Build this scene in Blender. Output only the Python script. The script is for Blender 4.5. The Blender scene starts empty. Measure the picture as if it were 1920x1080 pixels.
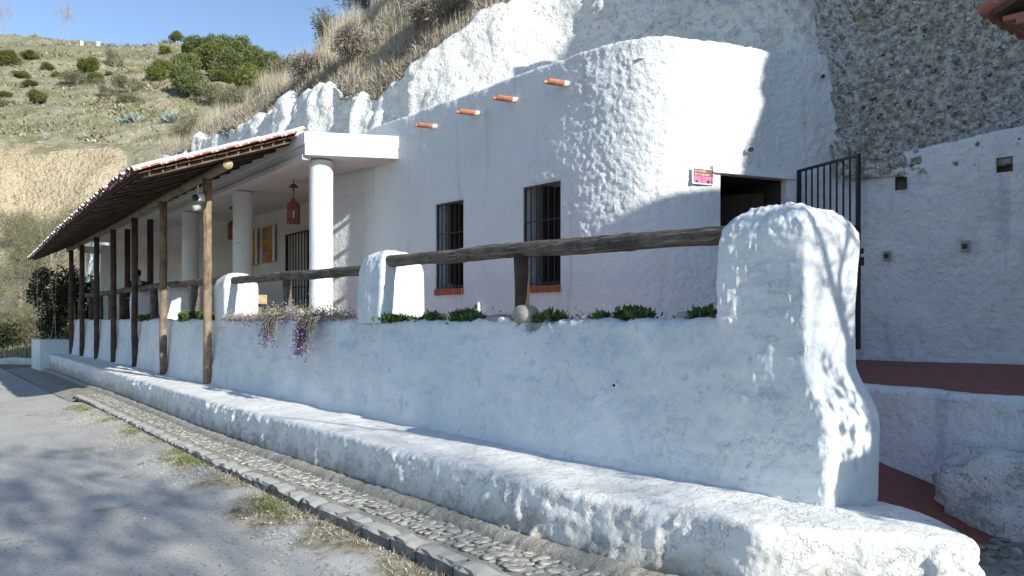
import bpy, math, random
import numpy as np
from mathutils import Vector, Matrix
rng = np.random.default_rng(7); random.seed(7)
SC = bpy.context.scene
# ---------------------------------------------------------------- camera, sky, sun, exposure
CS, CC = .615, .7885                      # the camera's right axis in the world is (CS, CC)
EYE = 1.65
cam = bpy.data.cameras.new('camera'); camo = bpy.data.objects.new('camera', cam)
SC.collection.objects.link(camo); SC.camera = camo
cam.lens = 27.19; cam.sensor_width = 36; cam.shift_y = .0354; cam.clip_end = 2000; cam.clip_start = .05
camo.location = (0, 0, EYE); camo.rotation_euler = (math.radians(90), 0, math.atan2(CC, CS))
SUN_EL, SUN_PHI = math.radians(25), math.radians(4.2)
SV = Vector((math.cos(SUN_EL) * math.cos(SUN_PHI), math.cos(SUN_EL) * math.sin(SUN_PHI), math.sin(SUN_EL)))
world = bpy.data.worlds.new('World'); SC.world = world; world.use_nodes = True
wn = world.node_tree; bg = wn.nodes['Background']; sky = wn.nodes.new('ShaderNodeTexSky')
sky.sky_type = 'NISHITA'; sky.sun_disc = False; sky.sun_elevation = SUN_EL
sky.sun_rotation = math.atan2(SV.x, SV.y); sky.altitude = 1200; sky.air_density = .9; sky.dust_density = .0; sky.ozone_density = 1.1
wn.links.new(sky.outputs[0], bg.inputs[0]); bg.inputs[1].default_value = .142
sun = bpy.data.lights.new('sun', 'SUN'); suno = bpy.data.objects.new('sun', sun); SC.collection.objects.link(suno)
sun.energy = 4.9; sun.angle = math.radians(.53); sun.color = (1, .97, .88)
suno.rotation_euler = (-SV).to_track_quat('-Z', 'Y').to_euler(); suno.location = (20, 0, 30)
SC.view_settings.view_transform = 'Standard'; SC.view_settings.look = 'None'
SC.view_settings.gamma = 1; SC.view_settings.use_curve_mapping = False; SC.view_settings.exposure = .48
SC.cycles.use_denoising = True
SC.cycles.max_bounces = 6; SC.cycles.diffuse_bounces = 4
# ---------------------------------------------------------------- small maths
def c2w(X, Y): return (CS * X - CC * Y, CC * X + CS * Y)
def hash3(i, seed=0):
    i = i.astype(np.int64)
    h = (i[..., 0] * 73856093) ^ (i[..., 1] * 19349663) ^ (i[..., 2] * 83492791) ^ (seed * 2654435761)
    h = h & 0xffffffff
    h = ((h ^ (h >> 16)) * 0x45d9f3b) & 0xffffffff
    h = ((h ^ (h >> 16)) * 0x45d9f3b) & 0xffffffff
    return ((h ^ (h >> 16)) & 0xffffff) / float(0xffffff)
def vnoise(p, seed=0):
    i = np.floor(p); f = p - i; f = f * f * f * (f * (f * 6 - 15) + 10); r = 0
    for dx in (0, 1):
        wx = f[..., 0] if dx else 1 - f[..., 0]
        for dy in (0, 1):
            wy = f[..., 1] if dy else 1 - f[..., 1]
            for dz in (0, 1):
                wz = f[..., 2] if dz else 1 - f[..., 2]
                r = r + wx * wy * wz * hash3(i + np.array([dx, dy, dz]), seed)
    return r * 2 - 1
def fbm(p, scale, octs=3, seed=0):
    p = p / scale; r = 0; a = 1.; n = 0
    for k in range(octs):
        r = r + a * vnoise(p + 17.3 * k, seed + k); n += a; a *= .5; p = p * 2.03
    return r / n
def cells(p, scale, seed=0):              # distance to the nearest feature point, and that cell's random number
    p = p / scale; i = np.floor(p); best = np.full(p.shape[:-1], 9.); cid = np.zeros(p.shape[:-1])
    for dx in (-1, 0, 1):
        for dy in (-1, 0, 1):
            for dz in (-1, 0, 1):
                q = i + np.array([dx, dy, dz])
                o = np.stack([hash3(q, seed + 1), hash3(q, seed + 2), hash3(q, seed + 3)], -1)
                d = np.linalg.norm(q + o - p, axis=-1); m = d < best
                best = np.where(m, d, best); cid = np.where(m, hash3(q, seed + 4), cid)
    return best, cid
def sm(x, a, b):
    t = np.clip((x - a) / (b - a), 0, 1); return t * t * (3 - 2 * t)
def interp(x, tab): return np.interp(x, [p[0] for p in tab], [p[1] for p in tab])
def camdist(a, t): return max(1.5, -CC * a + CS * t)
# ---------------------------------------------------------------- materials
def mat(name, col, col2=None, vs=1.5, rough=.85, spots=(), zdirt=None, island=0., bump=(), metal=0., spec=.3, topcol=None, streak=None, trans=0., crack=None, flake=None):
    m = bpy.data.materials.new(name); m.use_nodes = True; nt = m.node_tree; N = nt.nodes; L = nt.links
    b = N['Principled BSDF']; b.inputs['Roughness'].default_value = rough; b.inputs['Metallic'].default_value = metal
    b.inputs['Specular IOR Level'].default_value = spec
    tc = N.new('ShaderNodeTexCoord').outputs['Object']
    def noise(s, det=4, vec=None, r=.6):
        n = N.new('ShaderNodeTexNoise'); n.inputs['Scale'].default_value = s; n.inputs['Detail'].default_value = det; n.inputs['Roughness'].default_value = r
        L.new(vec or tc, n.inputs['Vector']); return n.outputs[0]
    def rampv(v, a, c):
        r = N.new('ShaderNodeMapRange'); r.interpolation_type = 'SMOOTHSTEP'
        r.inputs[1].default_value = a; r.inputs[2].default_value = c; L.new(v, r.inputs[0]); return r.outputs[0]
    def mix(f, A, B, bl='MIX'):
        x = N.new('ShaderNodeMix'); x.data_type = 'RGBA'; x.blend_type = bl
        for k, v in ((0, f), (6, A), (7, B)):
            if hasattr(v, 'is_linked'): L.new(v, x.inputs[k])
            elif k == 0: x.inputs[0].default_value = v
            else: x.inputs[k].default_value = (*v, 1)
        return x.outputs[2]
    def mul(a, c):
        x = N.new('ShaderNodeMath'); x.operation = 'MULTIPLY'
        for k, v in ((0, a), (1, c)):
            if hasattr(v, 'is_linked'): L.new(v, x.inputs[k])
            else: x.inputs[k].default_value = v
        return x.outputs[0]
    c = mix(rampv(noise(vs), .35, .68), col, col2) if col2 else mix(0., col, col)
    for (s, th, cc) in spots:
        c = mix(rampv(noise(s, 5, r=.65), th, th + .05), c, cc)
    if streak:
        mp = N.new('ShaderNodeMapping'); L.new(tc, mp.inputs[0]); mp.inputs['Scale'].default_value = streak[0]
        c = mix(rampv(noise(streak[1], 5, mp.outputs[0]), streak[2], streak[2] + .12), c, streak[3])
    if crack:
        s1 = N.new('ShaderNodeMath'); s1.operation = 'SUBTRACT'; L.new(noise(crack[0], 7, r=.62), s1.inputs[0]); s1.inputs[1].default_value = .5
        ab = N.new('ShaderNodeMath'); ab.operation = 'ABSOLUTE'; L.new(s1.outputs[0], ab.inputs[0])
        c = mix(mul(mul(rampv(ab.outputs[0], crack[1], 0.), rampv(noise(crack[0] * .8 + .3, 2), .585, .64)), .7), c, crack[2])
    if zdirt:
        sx = N.new('ShaderNodeSeparateXYZ'); L.new(tc, sx.inputs[0])
        zz = N.new('ShaderNodeMath'); zz.operation = 'MULTIPLY_ADD'; L.new(noise(zdirt[4] if len(zdirt) > 4 else 5, 5), zz.inputs[0]); zz.inputs[1].default_value = abs(zdirt[1] - zdirt[0]) * 1.6
        L.new(sx.outputs[2], zz.inputs[2])
        off = abs(zdirt[1] - zdirt[0]) * .8
        c = mix(mul(rampv(zz.outputs[0], zdirt[1] + off, zdirt[0] + off), zdirt[3]), c, zdirt[2])
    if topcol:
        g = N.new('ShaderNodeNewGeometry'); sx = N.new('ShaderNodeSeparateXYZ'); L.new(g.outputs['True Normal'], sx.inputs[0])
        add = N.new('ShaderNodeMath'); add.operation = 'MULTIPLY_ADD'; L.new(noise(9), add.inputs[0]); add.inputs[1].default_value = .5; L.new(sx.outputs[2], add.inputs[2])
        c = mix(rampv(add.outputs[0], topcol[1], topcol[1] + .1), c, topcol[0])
    if island:
        g = N.new('ShaderNodeNewGeometry'); h = N.new('ShaderNodeHueSaturation')
        r = N.new('ShaderNodeMapRange'); r.inputs[3].default_value = 1 - island; r.inputs[4].default_value = 1 + island
        L.new(g.outputs['Random Per Island'], r.inputs[0]); L.new(r.outputs[0], h.inputs['Value'])
        r2 = N.new('ShaderNodeMapRange'); r2.inputs[3].default_value = .5 - island * .05; r2.inputs[4].default_value = .5 + island * .05
        L.new(g.outputs['Random Per Island'], r2.inputs[0]); L.new(r2.outputs[0], h.inputs['Hue'])
        L.new(c, h.inputs['Color']); c = h.outputs[0]
    L.new(c, b.inputs['Base Color'])
    prev = None
    for (s, st, dist) in bump:
        bn = N.new('ShaderNodeBump'); bn.inputs['Strength'].default_value = st; bn.inputs['Distance'].default_value = dist
        L.new(noise(s, 5), bn.inputs['Height'])
        if prev: L.new(prev, bn.inputs['Normal'])
        prev = bn.outputs[0]
    if flake:                              # stepped layers of old limewash, each edge a small ledge
        for (s, th_) in ((flake[0], .50), (flake[0] * 1.9, .57), (flake[0] * 3.3, .60)):
            bn = N.new('ShaderNodeBump'); bn.inputs['Strength'].default_value = 1; bn.inputs['Distance'].default_value = flake[1]
            L.new(rampv(noise(s, 8, r=.66), th_, th_ + .04), bn.inputs['Height'])
            if prev: L.new(prev, bn.inputs['Normal'])
            prev = bn.outputs[0]
    if prev: L.new(prev, b.inputs['Normal'])
    if trans:
        tr = N.new('ShaderNodeBsdfTranslucent'); L.new(c, tr.inputs[0]); ms = N.new('ShaderNodeMixShader'); ms.inputs[0].default_value = trans
        L.new(b.outputs[0], ms.inputs[1]); L.new(tr.outputs[0], ms.inputs[2]); L.new(ms.outputs[0], N['Material Output'].inputs[0])
    return m
W1, W2 = (.80, .81, .80), (.72, .74, .75)
GRY = (.36, .35, .33)
M = {}
M['plaster'] = mat('plaster', W1, W2, 1.1, spots=((9, .66, GRY), (35, .66, (.5, .49, .46))), bump=((28, .55, .012), (90, .4, .004)))
M['facade'] = mat('facade_plaster', (.755, .785, .795), (.705, .735, .75), .8, spots=((16, .655, (.52, .50, .48)), (45, .66, (.5, .48, .46))), streak=((3, 3, .3), 1.3, .555, (.62, .63, .62)), crack=(1.1, .004, (.34, .33, .31)), flake=(1.2, .0025), bump=((26, .8, .03), (70, .6, .008)))
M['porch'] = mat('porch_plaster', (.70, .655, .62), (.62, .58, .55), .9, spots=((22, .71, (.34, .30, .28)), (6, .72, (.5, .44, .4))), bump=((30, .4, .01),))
M['parapet'] = mat('parapet_plaster', (.745, .77, .78), (.63, .665, .685), 1.3, spots=((5, .62, (.56, .62, .67)), (26, .66, (.40, .40, .40)), (9, .67, (.46, .45, .41))), streak=((1.2, 1.2, 4), 1.4, .56, (.57, .63, .67)), crack=(1.2, .003, (.27, .27, .26)), flake=(1.7, .0028), bump=((7, .5, .03), (30, .4, .01), (90, .35, .004)))
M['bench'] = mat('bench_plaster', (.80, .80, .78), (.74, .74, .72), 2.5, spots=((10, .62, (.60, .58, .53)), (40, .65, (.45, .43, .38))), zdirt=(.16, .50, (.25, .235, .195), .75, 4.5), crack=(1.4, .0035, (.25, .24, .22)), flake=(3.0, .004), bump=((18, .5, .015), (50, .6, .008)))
M['cliff_white'] = mat('whitewashed_rock', (.80, .80, .77), (.70, .70, .67), 1.5, spots=((3.2, .64, (.46, .42, .35)), (14, .60, (.40, .37, .32)), (5, .60, (.60, .58, .53))), bump=((7, .9, .09), (25, .8, .03)))
M['conglomerate'] = mat('conglomerate_rock', (.90, .88, .82), (.34, .31, .26), 13, spots=((1.6, .60, (.50, .41, .29)), (9, .60, (.10, .085, .07)), (22, .57, (.86, .86, .82)), (30, .60, (.06, .055, .045))), bump=((9, .9, .12), (28, .9, .05), (70, .7, .012)))
M['pebble'] = mat('pebble_stone', (.50, .49, .46), (.34, .33, .30), 5, spec=.05, island=.5, bump=((40, .4, .01),))
M['alleywall'] = mat('alley_plaster', (.85, .875, .89), (.77, .80, .83), 1.3, spots=((11, .66, (.54, .51, .45)), (34, .645, (.50, .49, .48))), streak=((3, 3, .4), 1.3, .56, (.64, .68, .73)), crack=(1.3, .005, (.33, .33, .33)), flake=(2.0, .003), bump=((13, .8, .05), (45, .6, .012)))
M['rockwhite'] = mat('whitewashed_boulder', (.76, .76, .76), (.60, .60, .59), 3, spots=((6, .64, (.46, .43, .38)), (20, .66, (.36, .34, .31))), flake=(2.2, .008), bump=((10, .9, .04), (40, .7, .02)))
M['concrete'] = mat('rough_concrete', (.43, .40, .34), (.30, .28, .23), 6, spots=((45, .60, (.13, .12, .1)),), bump=((40, .8, .02), (140, .6, .006)))
M['mortar'] = mat('path_mortar', (.38, .36, .305), (.26, .245, .205), 4, spots=((50, .62, (.16, .15, .12)),), bump=((50, .8, .01),))
M['kerb'] = mat('kerb_granite', (.21, .205, .195), (.12, .118, .11), 8, topcol=((.46, .45, .41), .9), spots=((60, .6, (.07, .07, .07)),), island=.18, bump=((60, .5, .006),))  # sunlit tops and shaded sides are painted into the stone colour
M['cobble'] = mat('cobble_stone', (.345, .335, .305), (.20, .19, .17), 14, island=.4, bump=((70, .4, .005),))
M['red_floor'] = mat('red_painted_floor', (.27, .075, .06), (.19, .06, .05), 1.5, spots=((20, .62, (.36, .15, .12)), (4, .62, (.20, .12, .10))), crack=(.7, .008, (.06, .02, .02)), bump=((30, .2, .005),), rough=.6)
M['wood'] = mat('weathered_wood', (.14, .115, .092), (.06, .048, .04), 6, streak=((1, 14, 14), 3, .53, (.24, .20, .16)), bump=((30, .5, .01),))
M['post_wood'] = mat('post_wood', (.28, .21, .14), (.15, .105, .07), 5, streak=((14, 14, 1), 2.5, .56, (.10, .06, .035)), bump=((40, .4, .008),))
M['beam_wood'] = mat('dark_beam_wood', (.10, .068, .048), (.055, .036, .026), 5, bump=((30, .5, .01),))
M['cut_wood'] = mat('cut_wood_end', (.45, .36, .19), (.32, .24, .12), 20)
M['brick'] = mat('terracotta', (.36, .105, .055), (.27, .085, .05), 6, spots=((30, .68, (.4, .3, .24)),), bump=((60, .3, .004),))
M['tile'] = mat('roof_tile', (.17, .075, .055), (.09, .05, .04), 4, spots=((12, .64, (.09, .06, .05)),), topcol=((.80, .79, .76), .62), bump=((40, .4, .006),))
M['oldtile'] = mat('old_roof_tile', (.40, .16, .11), (.24, .13, .10), 5, spots=((18, .6, (.42, .36, .33)),), bump=((40, .4, .006),))
M['verge'] = mat('verge_tile', (.36, .12, .085), (.26, .10, .08), 4, topcol=((.82, .81, .79), .45), bump=((40, .3, .006),))
M['clay'] = mat('lantern_clay', (.25, .085, .06), (.19, .065, .048), 6)
M['spout'] = mat('spout_terracotta', (.55, .22, .115), (.36, .15, .085), 9, spots=((25, .6, (.25, .13, .09)),), bump=((50, .4, .005),))
M['white'] = mat('white_paint', (.8, .8, .77), (.75, .75, .71), 4, spots=((30, .72, (.4, .38, .33)),), bump=((40, .2, .004),))
M['slabwhite'] = mat('slab_white_paint', (.82, .81, .76), (.77, .76, .70), 3, spots=((12, .72, (.42, .34, .22)), (40, .70, (.5, .44, .35))), bump=((40, .25, .004),))
M['iron'] = mat('black_iron', (.018, .018, .02), rough=.5)
M['dark'] = mat('dark_interior', (.05, .045, .04))
M['glass'] = mat('dark_glass', (.02, .022, .025), rough=.12, spec=.6)
M['frame'] = mat('dark_window_frame', (.045, .03, .022), rough=.6)
M['grey'] = mat('grey_plastic', (.35, .36, .36), rough=.5)
M['black'] = mat('black_plastic', (.03, .03, .035), rough=.4)
M['soil'] = mat('planter_soil', (.09, .065, .045), (.05, .04, .03), 8, bump=((40, .8, .02),))
M['hill'] = mat('dry_hillside', (.31, .28, .205), (.205, .205, .13), .07, spots=((.35, .53, (.20, .195, .10)), (2.2, .59, (.16, .135, .085)), (.9, .60, (.42, .355, .265)), (4., .62, (.13, .115, .07))), bump=((1.2, .9, .35), (6, .9, .1)))
M['bank'] = mat('sandy_bank', (.52, .43, .29), (.40, .33, .22), .4, spots=((1.5, .58, (.34, .285, .19)), (5, .60, (.22, .175, .11)), (3, .62, (.50, .44, .33))), bump=((1.0, .9, .5), (4, .9, .2)))
M['slope'] = mat('slope_earth', (.33, .28, .20), (.23, .19, .13), 1.2, spots=((6, .6, (.10, .08, .06)),), bump=((4, .8, .1),))
M['drygrass'] = mat('dry_grass', (.60, .535, .41), (.48, .43, .32), .8, island=.4, trans=.3)
M['greygrass'] = mat('grey_brown_grass', (.44, .39, .31), (.33, .285, .22), .8, island=.4, trans=.2)
M['olive'] = mat('olive_grass', (.17, .17, .07), (.24, .22, .11), .5, island=.4, trans=.2)
M['pine'] = mat('pine_leaf', (.22, .235, .07), (.15, .17, .05), .5, island=.5, trans=.3)
M['bluepine'] = mat('mixed_leaf', (.20, .235, .09), (.14, .17, .065), .5, island=.5, trans=.3)
M['dull'] = mat('dull_leaf', (.25, .24, .15), (.18, .175, .105), .5, island=.4, trans=.25)
M['ivy'] = mat('dark_leaf', (.035, .05, .022), (.05, .06, .03), 1, island=.5, trans=.2)
M['succulent'] = mat('succulent_leaf', (.13, .195, .045), (.055, .095, .025), 12, island=.5, trans=.2, rough=.5)
M['agave'] = mat('agave_leaf', (.30, .36, .33), (.22, .28, .26), 1, island=.25)
M['twig'] = mat('twig_bark', (.33, .285, .24), (.22, .19, .155), 4)
M['paletwig'] = mat('pale_bark', (.36, .33, .31), (.28, .26, .25), 4)
M['purple'] = mat('purple_petal', (.36, .19, .44), (.22, .11, .33), 5, island=.4, trans=.3)
M['moss'] = mat('green_weed', (.16, .20, .04), (.22, .22, .06), 4, island=.4, trans=.3)
M['skin'] = mat('skin', (.5, .32, .24), rough=.6)
M['hair'] = mat('dark_hair', (.02, .015, .012), rough=.5)
M['cloth'] = mat('black_jacket_cloth', (.02, .022, .028), (.035, .035, .04), 8)
M['trouser'] = mat('dark_trouser_cloth', (.03, .035, .05))
M['orange'] = mat('orange_print', (.55, .22, .05), (.42, .13, .04), 3)
M['mustard'] = mat('mustard_print', (.45, .30, .05))
M['print_dark'] = mat('dark_print', (.06, .07, .07))
M['print_grey'] = mat('grey_photo_print', (.35, .36, .36), (.1, .11, .11), 30)
M['sign_brown'] = mat('sign_brown', (.19, .09, .085))
M['sign_pink'] = mat('sign_pink', (.56, .20, .37), (.46, .13, .22), 7)
M['sign_text'] = mat('sign_lettering', (.80, .62, .57))
M['sign_purple'] = mat('sign_dark_purple', (.13, .02, .13))
def asphalt():
    m = mat('asphalt', (.51, .495, .465), (.42, .41, .385), 1.1, spots=((38, .56, (.55, .55, .52)), (26, .585, (.20, .20, .20)), (.9, .62, (.34, .31, .27)), (5, .66, (.27, .265, .255))), bump=((60, .7, .012), (200, .5, .004)))
    nt = m.node_tree; N = nt.nodes; L = nt.links; b = N['Principled BSDF']; src = b.inputs['Base Color'].links[0].from_socket
    tc = N.new('ShaderNodeTexCoord'); sx = N.new('ShaderNodeSeparateXYZ'); L.new(tc.outputs['Object'], sx.inputs[0])
    n = N.new('ShaderNodeTexNoise'); n.inputs['Scale'].default_value = 1.6; n.inputs['Detail'].default_value = 8; L.new(tc.outputs['Object'], n.inputs['Vector'])
    a = N.new('ShaderNodeMath'); a.operation = 'MULTIPLY_ADD'; L.new(n.outputs[0], a.inputs[0]); a.inputs[1].default_value = 1.5; L.new(sx.outputs[1], a.inputs[2])
    xx = N.new('ShaderNodeMath'); xx.operation = 'MULTIPLY_ADD'; L.new(sx.outputs[0], xx.inputs[0]); xx.inputs[1].default_value = .045; L.new(a.outputs[0], xx.inputs[2])
    r = N.new('ShaderNodeMapRange'); r.interpolation_type = 'SMOOTHSTEP'; r.inputs[1].default_value = 2.62; r.inputs[2].default_value = 3.0; L.new(xx.outputs[0], r.inputs[0])
    n2 = N.new('ShaderNodeTexNoise'); n2.inputs['Scale'].default_value = 11; n2.inputs['Detail'].default_value = 8; L.new(tc.outputs['Object'], n2.inputs['Vector'])
    cr = N.new('ShaderNodeValToRGB'); L.new(n2.outputs[0], cr.inputs[0]); e = cr.color_ramp.elements
    e[0].position = .35; e[0].color = (.15, .12, .075, 1); e[1].position = .68; e[1].color = (.42, .38, .29, 1)
    x = e = cr.color_ramp.elements.new(.5); x.color = (.27, .235, .16, 1)
    mx = N.new('ShaderNodeMix'); mx.data_type = 'RGBA'; L.new(r.outputs[0], mx.inputs[0]); L.new(src, mx.inputs[6]); L.new(cr.outputs[0], mx.inputs[7])
    L.new(mx.outputs[2], b.inputs['Base Color']); return m
M['asphalt'] = asphalt()
# ---------------------------------------------------------------- object helpers
COL = SC.collection
def mesh(name, V, F, mats, mi=None, smooth=False):
    V = np.asarray(V, dtype=np.float32).reshape(-1, 3)
    me = bpy.data.meshes.new(name)
    if isinstance(F, np.ndarray):
        k = F.shape[1]; n = len(F); me.vertices.add(len(V)); me.vertices.foreach_set('co', V.ravel())
        me.loops.add(n * k); me.loops.foreach_set('vertex_index', F.ravel().astype(np.int32))
        me.polygons.add(n); me.polygons.foreach_set('loop_start', np.arange(0, n * k, k, dtype=np.int32))
        me.update(calc_edges=True)
    else:
        me.from_pydata([tuple(map(float, v)) for v in V], [], F)
    for m in (mats if isinstance(mats, (list, tuple)) else [mats]): me.materials.append(M[m] if isinstance(m, str) else m)
    if mi is not None: me.polygons.foreach_set('material_index', np.asarray(mi, dtype=np.int32))
    if smooth: me.polygons.foreach_set('use_smooth', np.ones(len(me.polygons), dtype=bool))
    me.update(); return me
def link(name, me, parent=None, loc=None):
    o = bpy.data.objects.new(name, me); COL.objects.link(o)
    if loc is not None: o.location = loc
    if parent: o.parent = parent
    return o
def tag(o, label=None, cat=None, group=None, kind=None):
    if label: o['label'] = label
    if cat: o['category'] = cat
    if group: o['group'] = group
    if kind: o['kind'] = kind
    return o
def thing(name, label, cat, loc=(0, 0, 0), group=None, rz=0):
    o = bpy.data.objects.new(name, None); COL.objects.link(o); o.location = loc; o.rotation_euler = (0, 0, rz); o.empty_display_size = .2
    return tag(o, label, cat, group)
def orig(parent):                       # world origin of a (never rotated) chain of parents
    v = Vector((0, 0, 0))
    while parent: v += parent.location; parent = parent.parent
    return np.array(v)
def build(name, V, F, mats, parent=None, mi=None, smooth=False, world=True):
    V = np.asarray(V, dtype=float).reshape(-1, 3)
    if parent is not None and world: V = V - orig(parent)
    return link(name, mesh(name, V, F, mats, mi, smooth), parent)
def copy_tree(o, parent=None):
    c = o.copy(); COL.objects.link(c); c.parent = parent
    for ch in list(o.children): copy_tree(ch, c)
    return c
class MB:
    def __init__(s): s.V = []; s.F = []; s.n = 0
    def add(s, V, F):
        V = np.asarray(V, float).reshape(-1, 3); s.V.append(V); s.F += [tuple(int(i) + s.n for i in f) for f in F]; s.n += len(V); return s
    def box(s, a, b, jit=0.):
        V = np.array([[x, y, z] for x in (a[0], b[0]) for y in (a[1], b[1]) for z in (a[2], b[2])], float)
        if jit: V += rng.uniform(-jit, jit, V.shape)
        return s.add(V, [(0, 1, 3, 2), (4, 6, 7, 5), (0, 4, 5, 1), (2, 3, 7, 6), (0, 2, 6, 4), (1, 5, 7, 3)])
    def obox(s, c, ax, half, jit=0.):     # ax = three axis vectors
        ax = [np.array(v, float) / np.linalg.norm(v) for v in ax]; c = np.array(c, float)
        V = np.array([c + i * half[0] * ax[0] + j * half[1] * ax[1] + k * half[2] * ax[2] for i in (-1, 1) for j in (-1, 1) for k in (-1, 1)])
        if jit: V += rng.uniform(-jit, jit, V.shape)
        return s.add(V, [(0, 1, 3, 2), (4, 6, 7, 5), (0, 4, 5, 1), (2, 3, 7, 6), (0, 2, 6, 4), (1, 5, 7, 3)])
    def tube(s, pts, r, n=8, caps=True, wob=0.):
        pts = np.asarray(pts, float); r = np.broadcast_to(np.asarray(r, float), (len(pts),)); tan = np.gradient(pts, axis=0)
        tan /= np.linalg.norm(tan, axis=1)[:, None] + 1e-9
        ref = np.array([0, 0, 1.]) if abs(tan[0][2]) < .9 else np.array([1., 0, 0]); V = []
        for p, t, q in zip(pts, tan, r):
            u = np.cross(ref, t); u /= np.linalg.norm(u) + 1e-9; v = np.cross(t, u)
            for k in range(n):
                th = 2 * math.pi * k / n; rr = q * (1 + (rng.uniform(-wob, wob) if wob else 0)); V.append(p + rr * (math.cos(th) * u + math.sin(th) * v))
        F = [(i * n + k, i * n + (k + 1) % n, (i + 1) * n + (k + 1) % n, (i + 1) * n + k) for i in range(len(pts) - 1) for k in range(n)]
        if caps: F += [tuple(range(n - 1, -1, -1)), tuple((len(pts) - 1) * n + k for k in range(n))]
        return s.add(V, F)
    def lathe(s, prof, c, n=16):
        V = [(c[0] + r * math.cos(2 * math.pi * k / n), c[1] + r * math.sin(2 * math.pi * k / n), c[2] + z) for r, z in prof for k in range(n)]
        F = [(i * n + k, i * n + (k + 1) % n, (i + 1) * n + (k + 1) % n, (i + 1) * n + k) for i in range(len(prof) - 1) for k in range(n)]
        F += [tuple(range(n - 1, -1, -1)), tuple((len(prof) - 1) * n + k for k in range(n))]
        return s.add(V, F)
    def build(s, name, m, parent=None, smooth=False, world=True):
        return build(name, np.concatenate(s.V), s.F, m, parent, smooth=smooth, world=world)
def catmull(pts, k=12):
    P = np.asarray(pts, float); P = np.vstack([2 * P[0] - P[1], P, 2 * P[-1] - P[-2]]); out = []
    for i in range(1, len(P) - 2):
        for u in np.arange(k) / k:
            a, b, c, d = P[i - 1:i + 3]
            out.append(.5 * ((2 * b) + (c - a) * u + (2 * a - 5 * b + 4 * c - d) * u * u + (3 * b - a - 3 * c + d) * u ** 3))
    out.append(P[-2]); return np.array(out)
def respath(pts, k, lo, hi=9, smooth=True):   # stations along a plan path, spaced k * distance from the camera
    P = catmull(pts) if smooth else np.asarray(pts, float)
    seg = np.linalg.norm(np.diff(P, axis=0), axis=1); S = np.concatenate([[0], np.cumsum(seg)]); s = 0; out = [0.]
    while s < S[-1]:
        a = np.interp(s, S, P[:, 0]); t = np.interp(s, S, P[:, 1]); s += min(hi, max(lo, k * camdist(a, t))); out.append(min(s, S[-1]))
    out = np.array(out); return np.stack([np.interp(out, S, P[:, j]) for j in range(P.shape[1])], 1)
def gridF(n, m, mask=None, flip=False):
    i, j = np.meshgrid(np.arange(n - 1), np.arange(m - 1), indexing='ij')
    q = np.stack([i * m + j, (i + 1) * m + j, (i + 1) * m + j + 1, i * m + j + 1], -1)
    if flip: q = q[..., ::-1]
    return q[mask] if mask is not None else q.reshape(-1, 4)
def gnormals(P):
    du = np.gradient(P, axis=0); dv = np.gradient(P, axis=1); n = np.cross(du, dv); return n / (np.linalg.norm(n, axis=-1, keepdims=True) + 1e-9)
def sweep(path, prof, disp=None, z_of=None, sign=1):
    """path (n,2) plan, prof (m,2) = (inward offset, z) ; inward = left of travel direction. Returns a displaced grid (n,m,3)."""
    tan = np.gradient(path, axis=0); tan /= np.linalg.norm(tan, axis=1)[:, None]; inn = np.stack([-tan[:, 1], tan[:, 0]], 1)
    prof = np.asarray(prof, float)
    if prof.ndim == 2: prof = np.broadcast_to(prof, (len(path),) + prof.shape)
    P = np.concatenate([path[:, None, :] + inn[:, None, :] * prof[..., :1], prof[..., 1:]], -1)
    if disp is not None: P = P + gnormals(P) * (disp(P) * sign)[..., None]
    return P
def refine(prof, step):
    out = [np.array(prof[0], float)]
    for a, b in zip(prof[:-1], prof[1:]):
        a = np.array(a, float); b = np.array(b, float); k = max(1, int(np.linalg.norm(b - a) / step))
        out += [a + (b - a) * (i + 1) / k for i in range(k)]
    return np.array(out)
def leaves(C, D, ln, wd):                 # rhombic leaves from C along D
    n = len(C); D = D / (np.linalg.norm(D, axis=1)[:, None] + 1e-9); r = rng.normal(size=(n, 3)); S = np.cross(D, r); S /= np.linalg.norm(S, axis=1)[:, None] + 1e-9
    ln = np.broadcast_to(ln, (n,))[:, None]; wd = np.broadcast_to(wd, (n,))[:, None]
    V = np.stack([C, C + D * ln * .45 + S * wd * .5, C + D * ln, C + D * ln * .45 - S * wd * .5], 1).reshape(-1, 3)
    return V, np.arange(4 * n).reshape(n, 4)
def blades(C, h, w, lean=.25):            # upright grass blades, one triangle each
    n = len(C); th = rng.uniform(0, 2 * math.pi, n); u = np.stack([np.cos(th), np.sin(th), np.zeros(n)], 1)
    tip = C + np.stack([rng.normal(0, lean, n) * h, rng.normal(0, lean, n) * h, h], 1); w = np.broadcast_to(w, (n,))[:, None]
    V = np.stack([C - u * w * .5, C + u * w * .5, tip], 1).reshape(-1, 3); return V, np.arange(3 * n).reshape(n, 3)
def crown_pts(blobs, n, inner=.55):
    vol = np.array([b[3] * b[4] * b[5] if len(b) > 4 else b[3] ** 3 for b in blobs]); k = rng.choice(len(blobs), n, p=vol ** .75 / np.sum(vol ** .75))
    B = np.array([(b[0], b[1], b[2], b[3], b[4] if len(b) > 4 else b[3], b[5] if len(b) > 4 else b[3]) for b in blobs])[k]
    d = rng.normal(size=(n, 3)); d /= np.linalg.norm(d, axis=1)[:, None]; r = inner + (1 - inner) * rng.uniform(0, 1, n) ** .6
    lump = .78 + .34 * fbm(d * 2.2 + B[:, :3], 1., 3, 5)
    C = B[:, :3] + d * (r * lump)[:, None] * B[:, 3:]; return C, d
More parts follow.
